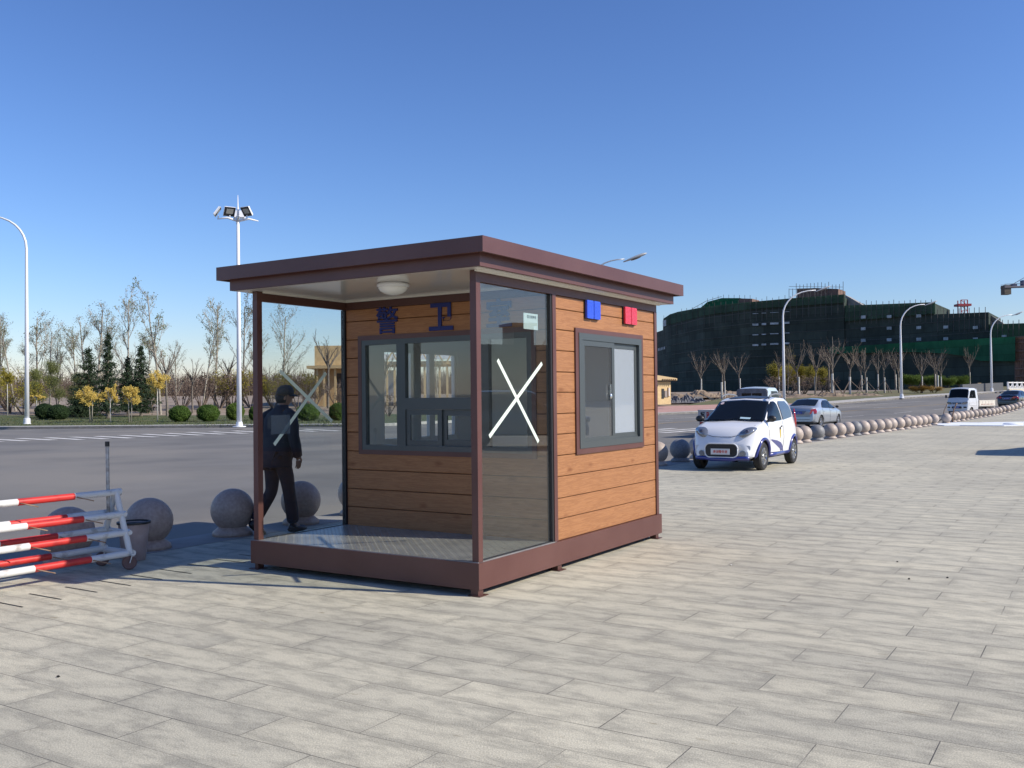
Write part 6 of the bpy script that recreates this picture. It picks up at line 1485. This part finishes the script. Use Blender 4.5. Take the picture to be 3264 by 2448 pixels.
# ================================================================== NETTED BUILDING
def net_mat(name, c1, c2, tr=.0, grid=2.0):
    m = bpy.data.materials.new(name); m.use_nodes = True; n = m.node_tree.nodes; l = m.node_tree.links; b = n['Principled BSDF']; b.inputs['Roughness'].default_value = .9; b.inputs['Specular IOR Level'].default_value = .15
    tc = n.new('ShaderNodeTexCoord'); mp = n.new('ShaderNodeMapping'); mp.inputs['Scale'].default_value = (1, 1, .5); l.new(tc.outputs['Object'], mp.inputs[0])
    no = n.new('ShaderNodeTexNoise'); no.inputs['Scale'].default_value = .35; no.inputs['Detail'].default_value = 9; no.inputs['Roughness'].default_value = .7; l.new(mp.outputs[0], no.inputs['Vector'])
    sx = n.new('ShaderNodeSeparateXYZ'); l.new(tc.outputs['Object'], sx.inputs[0]); cx_ = n.new('ShaderNodeCombineXYZ'); l.new(sx.outputs[1], cx_.inputs[0]); l.new(sx.outputs[2], cx_.inputs[1])
    bk_ = n.new('ShaderNodeTexBrick'); bk_.inputs['Scale'].default_value = 1; bk_.inputs['Brick Width'].default_value = 5.6; bk_.inputs['Row Height'].default_value = 1.75; bk_.inputs['Mortar Size'].default_value = .06; bk_.inputs['Mortar Smooth'].default_value = .5
    bk_.inputs['Color1'].default_value = (.72, .72, .72, 1); bk_.inputs['Color2'].default_value = (1.25, 1.25, 1.25, 1); bk_.inputs['Mortar'].default_value = (.55, .5, .45, 1); l.new(cx_.outputs[0], bk_.inputs['Vector'])
    cr = n.new('ShaderNodeValToRGB'); cr.color_ramp.elements[0].position = .38; cr.color_ramp.elements[1].position = .64; cr.color_ramp.elements[0].color = (*c1, 1); cr.color_ramp.elements[1].color = (*c2, 1); l.new(no.outputs[0], cr.inputs[0])
    mm_ = n.new('ShaderNodeMix'); mm_.data_type = 'RGBA'; mm_.blend_type = 'MULTIPLY'; mm_.inputs[0].default_value = .8; l.new(cr.outputs[0], mm_.inputs[6]); l.new(bk_.outputs['Color'], mm_.inputs[7])
    l.new(mm_.outputs[2], b.inputs['Base Color'])
    if tr:
        t = n.new('ShaderNodeBsdfTranslucent'); ms = n.new('ShaderNodeMixShader'); ms.inputs[0].default_value = tr; l.new(cr.outputs[0], t.inputs[0]); l.new(b.outputs[0], ms.inputs[1]); l.new(t.outputs[0], ms.inputs[2]); l.new(ms.outputs[0], n['Material Output'].inputs[0])
    return m
M_net = net_mat('dark_green_netting', (.036, .050, .044), (.058, .076, .063)); M_netb = net_mat('bright_green_netting', (.035, .16, .09), (.055, .22, .125), .5); M_netm = net_mat('mid_green_netting', (.075, .135, .095), (.11, .18, .125), .5)  # colours hold haze over the walls and light coming through the parapet nets
M_scaf = mat('scaffold_steel', (.085, .08, .07), .6, metal=.2); M_conc = mat('raw_concrete', (.33, .32, .30), .9, col2=(.25, .24, .23), scale=.6); M_brick = mat('brown_brickwork', (.20, .12, .09), .9, col2=(.14, .09, .07), scale=3)
M_paneW = mat('pale_window_opening', (.46, .52, .53), .7, col2=(.25, .29, .29), scale=1.5)
bo_ = Vector((63, 200, 2.6)); bld = tag(empty('scaffolded_building', bo_), 'long curved building under construction wrapped in dark green scaffold netting', 'building')
def Dpx(x):  # facade depth as a function of photo x
    t = [(2040, 300), (2096, 268), (2128, 250), (2240, 223), (2400, 207), (2690, 195), (2980, 178), (3235, 163), (3330, 158)]
    return interp(t, x)
def wallblock(name, pts, ybase, m_, parent, th=14, off=0.0, zb=None):
    """pts: list of (photo x, photo top y); facade at Dpx+off, extruded th metres deep"""
    b = MB(); vs = []; N = len(pts)
    for x, y in pts:
        D = Dpx(x)+off; a = at(x, y, D); z0 = (zb if zb is not None else at(x, ybase, D).z) if ybase else zb
        back = Vector((.55, .83, 0))*th
        for q in (Vector((a.x, a.y, z0)), a, a+back, Vector((a.x, a.y, z0))+back): vs.append(q-bo_)
    fs = [(0, 1, 2, 3), tuple(4*(N-1)+k for k in (3, 2, 1, 0))]
    for i in range(N-1):
        for k in range(4): fs.append((4*i+k, 4*i+(k+1) % 4, 4*i+4+(k+1) % 4, 4*i+4+k))
    b.faces(vs, fs); return b.build(name, m_, parent, fix=True)
def sub_pts(p, n=6):
    out = []
    for a, c in zip(p, p[1:]):
        for k in range(n): out.append((a[0]+(c[0]-a[0])*k/n, a[1]+(c[1]-a[1])*k/n))
    return out+[p[-1]]
top1 = [(2085, 1062), (2113, 1052), (2114, 1018), (2135, 1004), (2160, 996), (2240, 982), (2320, 973), (2440, 962), (2530, 954), (2690, 948)]
w1 = wallblock('main_wall', sub_pts(top1, 4), None, M_net, bld, 18, zb=1.0)
wallblock('parapet_netting', sub_pts([(2114, 1016), (2135, 1002), (2160, 994), (2240, 979), (2320, 969), (2440, 958), (2530, 950), (2692, 938)], 4), 0, M_netm, bld, .4, -.5, zb=at(2400, 985, 207).z)
w2 = wallblock('east_wall', sub_pts([(2692, 975), (2978, 966)], 6), None, M_net, bld, 18, .3, zb=1.0); wallblock('parapet_netting', sub_pts([(2692, 974), (2980, 963)], 6), 0, M_netm, bld, .4, -.3, zb=at(2980, 1000, 178).z)
w3 = wallblock('low_wall', sub_pts([(2975, 1002), (3151, 995)], 4), None, M_net, bld, 18, .1, zb=1.0); w4 = wallblock('end_wall', sub_pts([(3150, 1034), (3320, 1028)], 4), None, M_netm, bld, 18, .3, zb=1.0)
wallblock('stair_slope', [(2694, 940), (2722, 956), (2752, 974)], None, M_conc, bld, 4, 3, zb=at(2700, 980, 195).z); wallblock('stair_slope', [(3150, 1000), (3170, 1012), (3198, 1030)], None, M_conc, bld, 4, 3, zb=at(3160, 1036, 168).z)
wallblock('roof_tower', [(2540, 920), (2600, 918), (2672, 921)], None, M_brick, bld, 6, 6, zb=at(2600, 952, 205).z)
wallblock('roof_hall', sub_pts([(2228, 985), (2255, 962), (2300, 950), (2360, 950)], 3), None, M_netb, bld, 5, 5, zb=at(2300, 978, 225).z); wallblock('roof_brickwork', [(2356, 951), (2397, 952)], None, M_brick, bld, 5, 4, zb=at(2380, 975, 215).z)
# podium with bright netting band
pod = wallblock('podium', sub_pts([(2655, 1128), (2900, 1112), (3236, 1082)], 4), None, M_net, bld, 6, -6, zb=.8)
wallblock('green_band', sub_pts([(2650, 1108), (2900, 1092), (3236, 1073)], 4), 0, M_netb, bld, .3, -7, zb=None) if False else None
b = MB(); P_ = sub_pts([(2640, 1108, ), (2900, 1092), (3236, 1073)], 6); vs = []
for i, (x, y) in enumerate(P_):
    D = Dpx(x)-7; yb = interp([(2640, 1128), (2900, 1122), (3050, 1128), (3120, 1150), (3236, 1152)], x)
    for q in (at(x, yb, D), at(x, y, D), at(x, y, D+.5), at(x, yb, D+.5)): vs.append(q-bo_)
fs = [(0, 1, 2, 3), tuple(4*(len(P_)-1)+k for k in (3, 2, 1, 0))]
for i in range(len(P_)-1):
    for k in range(4): fs.append((4*i+k, 4*i+(k+1) % 4, 4*i+4+(k+1) % 4, 4*i+4+k))
b.faces(vs, fs); b.build('green_band', M_netb, bld)
b = MB()
for i in range(9):
    x = 3238+i*6; a = at(x, 1075, Dpx(x)-6); c = at(x, 1215, Dpx(x)-6); b.bar(c-bo_, a-bo_, .25)
for y in (1075, 1092, 1120, 1148, 1176, 1200): b.bar(at(3236, y, Dpx(3236)-6.2)-bo_, at(3300, y-3, Dpx(3300)-6.2)-bo_, .25)
b.build('open_frame', M_brick, bld)
# horizontal ledger lines of the scaffolding, and standards sticking up
b = MB()
for ya, yc, xa, xc, n in ((1000, 990, 2140, 2690, 12),):
    pass
for lv in range(1, 8):
    zz = 2.6+lv*2.45
    prev = None
    for i in range(30):
        x = 2120+i*38.5; q = at(x, 1100, Dpx(x)-.62 if x < 2690 else Dpx(x)-.45); q.z = zz
        lim = at(x, interp([(2110, 1018), (2240, 982), (2690, 948), (2694, 975), (2978, 966), (2982, 1000), (3150, 995), (3152, 1034), (3300, 1030)], x), Dpx(x)).z
        if prev is not None and zz < lim-.5: b.tube([prev-bo_, q-bo_], .035, 4, cap=False)
        prev = q
b.build('ledger', M_scaf, bld)
def pole(a, c, r): q = MB(); q.tube([a-bo_, c-bo_], r, 4, cap=False); q.build('scaffold_pole', M_scaf, bld, fix=False)
rn = random.Random(8); x = 2116
while x < 3262:
    yt = interp([(2110, 1018), (2240, 982), (2330, 970), (2690, 942), (2694, 975), (2978, 966), (2982, 1000), (3150, 995), (3152, 1034), (3300, 1030)], x)
    D = Dpx(x)-.7; a = at(x, yt+60, D); c = at(x, yt-rn.uniform(9, 17), D); pole(a, c, .055); x += rn.uniform(15, 21)
for i in range(16): xx = 2515+i*11.5; a = at(xx, 950, 203); c = at(xx, 905+rn.uniform(-8, 6) if xx > 2535 else 920, 203); pole(a, c, .06)
for y in (913, 922): pole(at(2515, y, 203), at(2688, y+2, 203), .05)
for i in range(10): xx = 2238+i*17; yy = interp([(2228, 985), (2255, 960), (2300, 948), (2400, 950)], xx); pole(at(xx, yy+12, 222), at(xx, yy-9, 222), .055)
b = MB(); b.tube([at(2205, 985, 224)-bo_, at(2250, 960, 224)-bo_, at(2300, 945, 224)-bo_], .07, 4); b.build('scaffold_rail', M_scaf, bld)
# openings in the netting
def opening(x, y, wx, wy):
    D = Dpx(x)-.75; a = at(x-wx/2, y+wy/2, D+.02*0); c = at(x+wx/2, y-wy/2, Dpx(x+wx/2)-.75); b = MB()
    p0, p1 = a-bo_, c-bo_; b.faces([(p0.x, p0.y, p0.z), (p1.x, p1.y, p0.z), (p1.x, p1.y, p1.z), (p0.x, p0.y, p1.z), (p0.x, p0.y+.15, p0.z), (p1.x, p1.y+.15, p0.z), (p1.x, p1.y+.15, p1.z), (p0.x, p0.y+.15, p1.z)], [(0, 1, 2, 3), (7, 6, 5, 4), (0, 4, 5, 1), (1, 5, 6, 2), (2, 6, 7, 3), (3, 7, 4, 0)])
    b.build('window_opening', M_paneW, bld)
for y, hgt in ((545, 2.2), (675, 7), (795, 3.5), (915, 6)):
    for x, wd in ((1320, 18), (1420, 14), (1542, 26), (1680, 21)): opening(ZX(x), ZY(y+ (1420-x)*.06), wd, hgt)
for y in (578, 712, 845):
    for x in (367, 665, 1005, 1315, 1655):
        if y < 600 and x > 1100: continue
        opening(SX(x), SY(y-(x-367)*.02+(12 if x > 1600 else 0)), 14, 10 if x < 1700 else 12)
opening(SX(1985), SY(795), 14, 7)
for i in range(5): opening(ZX(180+i*18), ZY(975-i*5), 2.5, 9)
opening(2118, 1030, 10, 22)
# red hoist mast behind the building
D_ = 190; p = at(3069, 1000, D_); p.z = 2.6
hm = tag(empty('hoist_mast', p), 'red lattice mast rising behind the lower wing of the netted building', 'mast')
b = MB(); w_ = 38*D_/F/2*.55; zt_ = at(3069, 957, D_).z-p.z
for sx in (-1, 1):
    for sy in (-1, 1): b.bar((sx*w_, sy*w_, 0), (sx*w_, sy*w_, zt_), .16)
for i in range(14):
    z = zt_-i*1.1
    b.bar((-w_, -w_, z), (w_, -w_, z), .12); b.bar((-w_, -w_, z), (w_, -w_, max(0, z-1.1)), .08)
b.build('lattice', mat('red_steel', (.32, .03, .04), .5), hm)
b = MB(); z = at(3069, 971, D_).z-p.z; b.box(-w_*2, w_*2, -w_*1.5, w_*1.5, z-.35, z+.1); b.build('collar_platform', MATS['red_steel'], hm)
# tower crane: only the counter jib end is in the frame
D_ = 150; a = at(3198, 914, D_); q = at(3264, 908, D_); p = Vector((a.x+16, D_+4, 2.6))
cr_ = tag(empty('tower_crane', p), 'tower crane entering at the right edge with its counterweight block', 'crane'); zj = a.z-p.z
b = MB(); b.box(a.x-p.x, a.x-p.x+1.9*.55*1.0, -4.4, -3.2, zj-1.25, zj+.22); b.build('counterweight', mat('dirty_concrete', (.14, .12, .10), .9, col2=(.10, .09, .07), scale=2), cr_)
b = MB()
for sy in (-4.4, -3.2): b.bar((a.x-p.x, sy, zj-.1), (14, sy, zj+.75), .22)
for i in range(16): x = a.x-p.x+1.2+i*.9; b.bar((x, -4.4, zj+.0+i*.045), (x, -3.2, zj+.0+i*.045), .08)
for sy in (-4.4, -3.2): b.bar((a.x-p.x, sy, zj+.38), (0, sy, zj+1.0), .05)
for i in range(9): x = a.x-p.x+.1+i*1.6; b.bar((x, -4.4, zj-.05+i*.05), (x, -4.4, zj+.4+i*.05), .04)
b.build('counter_jib', mat('grey_jib', (.16, .15, .17), .5), cr_)
b = MB(); b.box(a.x-p.x+1.35, a.x-p.x+2.1, -4.2, -3.4, zj+.05, zj+.42); b.box(a.x-p.x+3.0, a.x-p.x+4.3, -4.2, -3.4, zj+.2, zj+1.0); b.build('winch', mat('winch_blue', (.03, .05, .12), .5), cr_)
b = MB(); b.tube([(a.x-p.x+1.6, -3.8, zj+.4), (1.0, -3.8, zj+9)], .05, 5); b.build('tie_rod', MATS['grey_jib'], cr_)
b = MB()
for sx in (.2, 1.8):
    for sy in (-4.6, -3.0): b.bar((sx, sy, 0), (sx, sy, zj+9), .18)
for i in range(22): b.bar((.2, -4.6, i*(zj+8)/22), (1.8, -4.6, (i+1)*(zj+8)/22), .1)
b.build('mast', mat('crane_yellow', (.4, .26, .05), .5), cr_)
# white balustrade at the far right
a = gnd(3213, 1249, .14); D_ = a.y; ba = tag(empty('balustrade', a), 'white ornamental balustrade on a cream base at the far right', 'balustrade')
dirv = Vector((.83, .55, 0)).normalized(); zt1 = at(3213, 1218, D_).z-a.z; k = zt1/1.2
M_bw = mat('white_balustrade', (.74, .73, .70), .5); M_cream = mat('cream_base', (.62, .56, .44), .7)
def bp(s_, z, off=0): return Vector((dirv.x*s_, dirv.y*s_+off, z))
b = MB(); b.bar(bp(0, .16), bp(9, .16), .35, .32); b.build('base_wall', M_cream, ba)
b = MB(); b.bar(bp(0, zt1-.05), bp(9, zt1-.05), .14, .12); b.bar(bp(0, .42), bp(9, .42), .14, .10); b.build('rail', M_bw, ba)
b = MB()
for i in range(10): b.bar(bp(i*1., .32), bp(i*1., zt1+.04), .16, .16)
b.build('post', M_bw, ba)
for i in range(9):
    b = MB(); arc = [bp(i+.5+.36*cos(t_), zt1-.12-.42*sin(t_)) for t_ in [pi*q/8 for q in range(9)]]; b.tube(arc, .045, 5); b.bar(bp(i+.5, .46), bp(i+.5, zt1-.55), .05); b.bar(bp(i+.25, .46), bp(i+.25, zt1-.5), .04); b.bar(bp(i+.75, .46), bp(i+.75, zt1-.5), .04); b.build('panel', M_bw, ba)
# low dark wall under the building by the far lamp
a = gnd(3085, 1254, .1); c = gnd(3215, 1247, .1); b = MB(); b.bar((0, 0, .5), (c.x-a.x, c.y-a.y, .5+c.z-a.z), .3, 1.1); tag(b.build('low_wall', mat('dark_grey_wall', (.10, .105, .11), .9), loc=a+Vector((0, 1.5, 0))), 'low dark grey wall behind the farthest street lamp', 'wall')
# buildings standing off frame to the right: they show only as a dark skyline in the glass
ob = tag(empty('brick_building', (95, 46, 0)), 'low building far off frame to the right, mirrored in the porch glass', 'building')
b = MB(); b.box(-8, 8, -45, 40, 0, 7.4); b.build('wall', mat('dull_wall', (.10, .10, .10), .9), ob)
b = MB(); b.box(-7, -4, -4, -1, 7.4, 10.2); b.box(-7.3, -3.7, -4.3, -.7, 10.2, 10.6); b.box(-7, -4, 4, 6.5, 7.4, 9.6); b.box(-7.3, -3.7, 3.7, 6.8, 9.6, 9.9); b.build('chimney', MATS['dull_wall'], ob)
for i, (x, y) in enumerate(((62, 20), (66, 30), (60, 38), (58, 26))):
    d, H_ = PROTO['bare%d' % (i % 3)]; e = tag(empty('bare_tree', (x, y, 0), i), ['bare tree off frame, nearest the mirrored building', 'second bare tree off frame before the mirrored building', 'third bare tree off frame, farthest along', 'bare tree off frame between the others'][i], 'tree', 'bare trees off frame on the right'); e.scale = (1.3,)*3
    for nm in d: link(nm, d[nm], e)
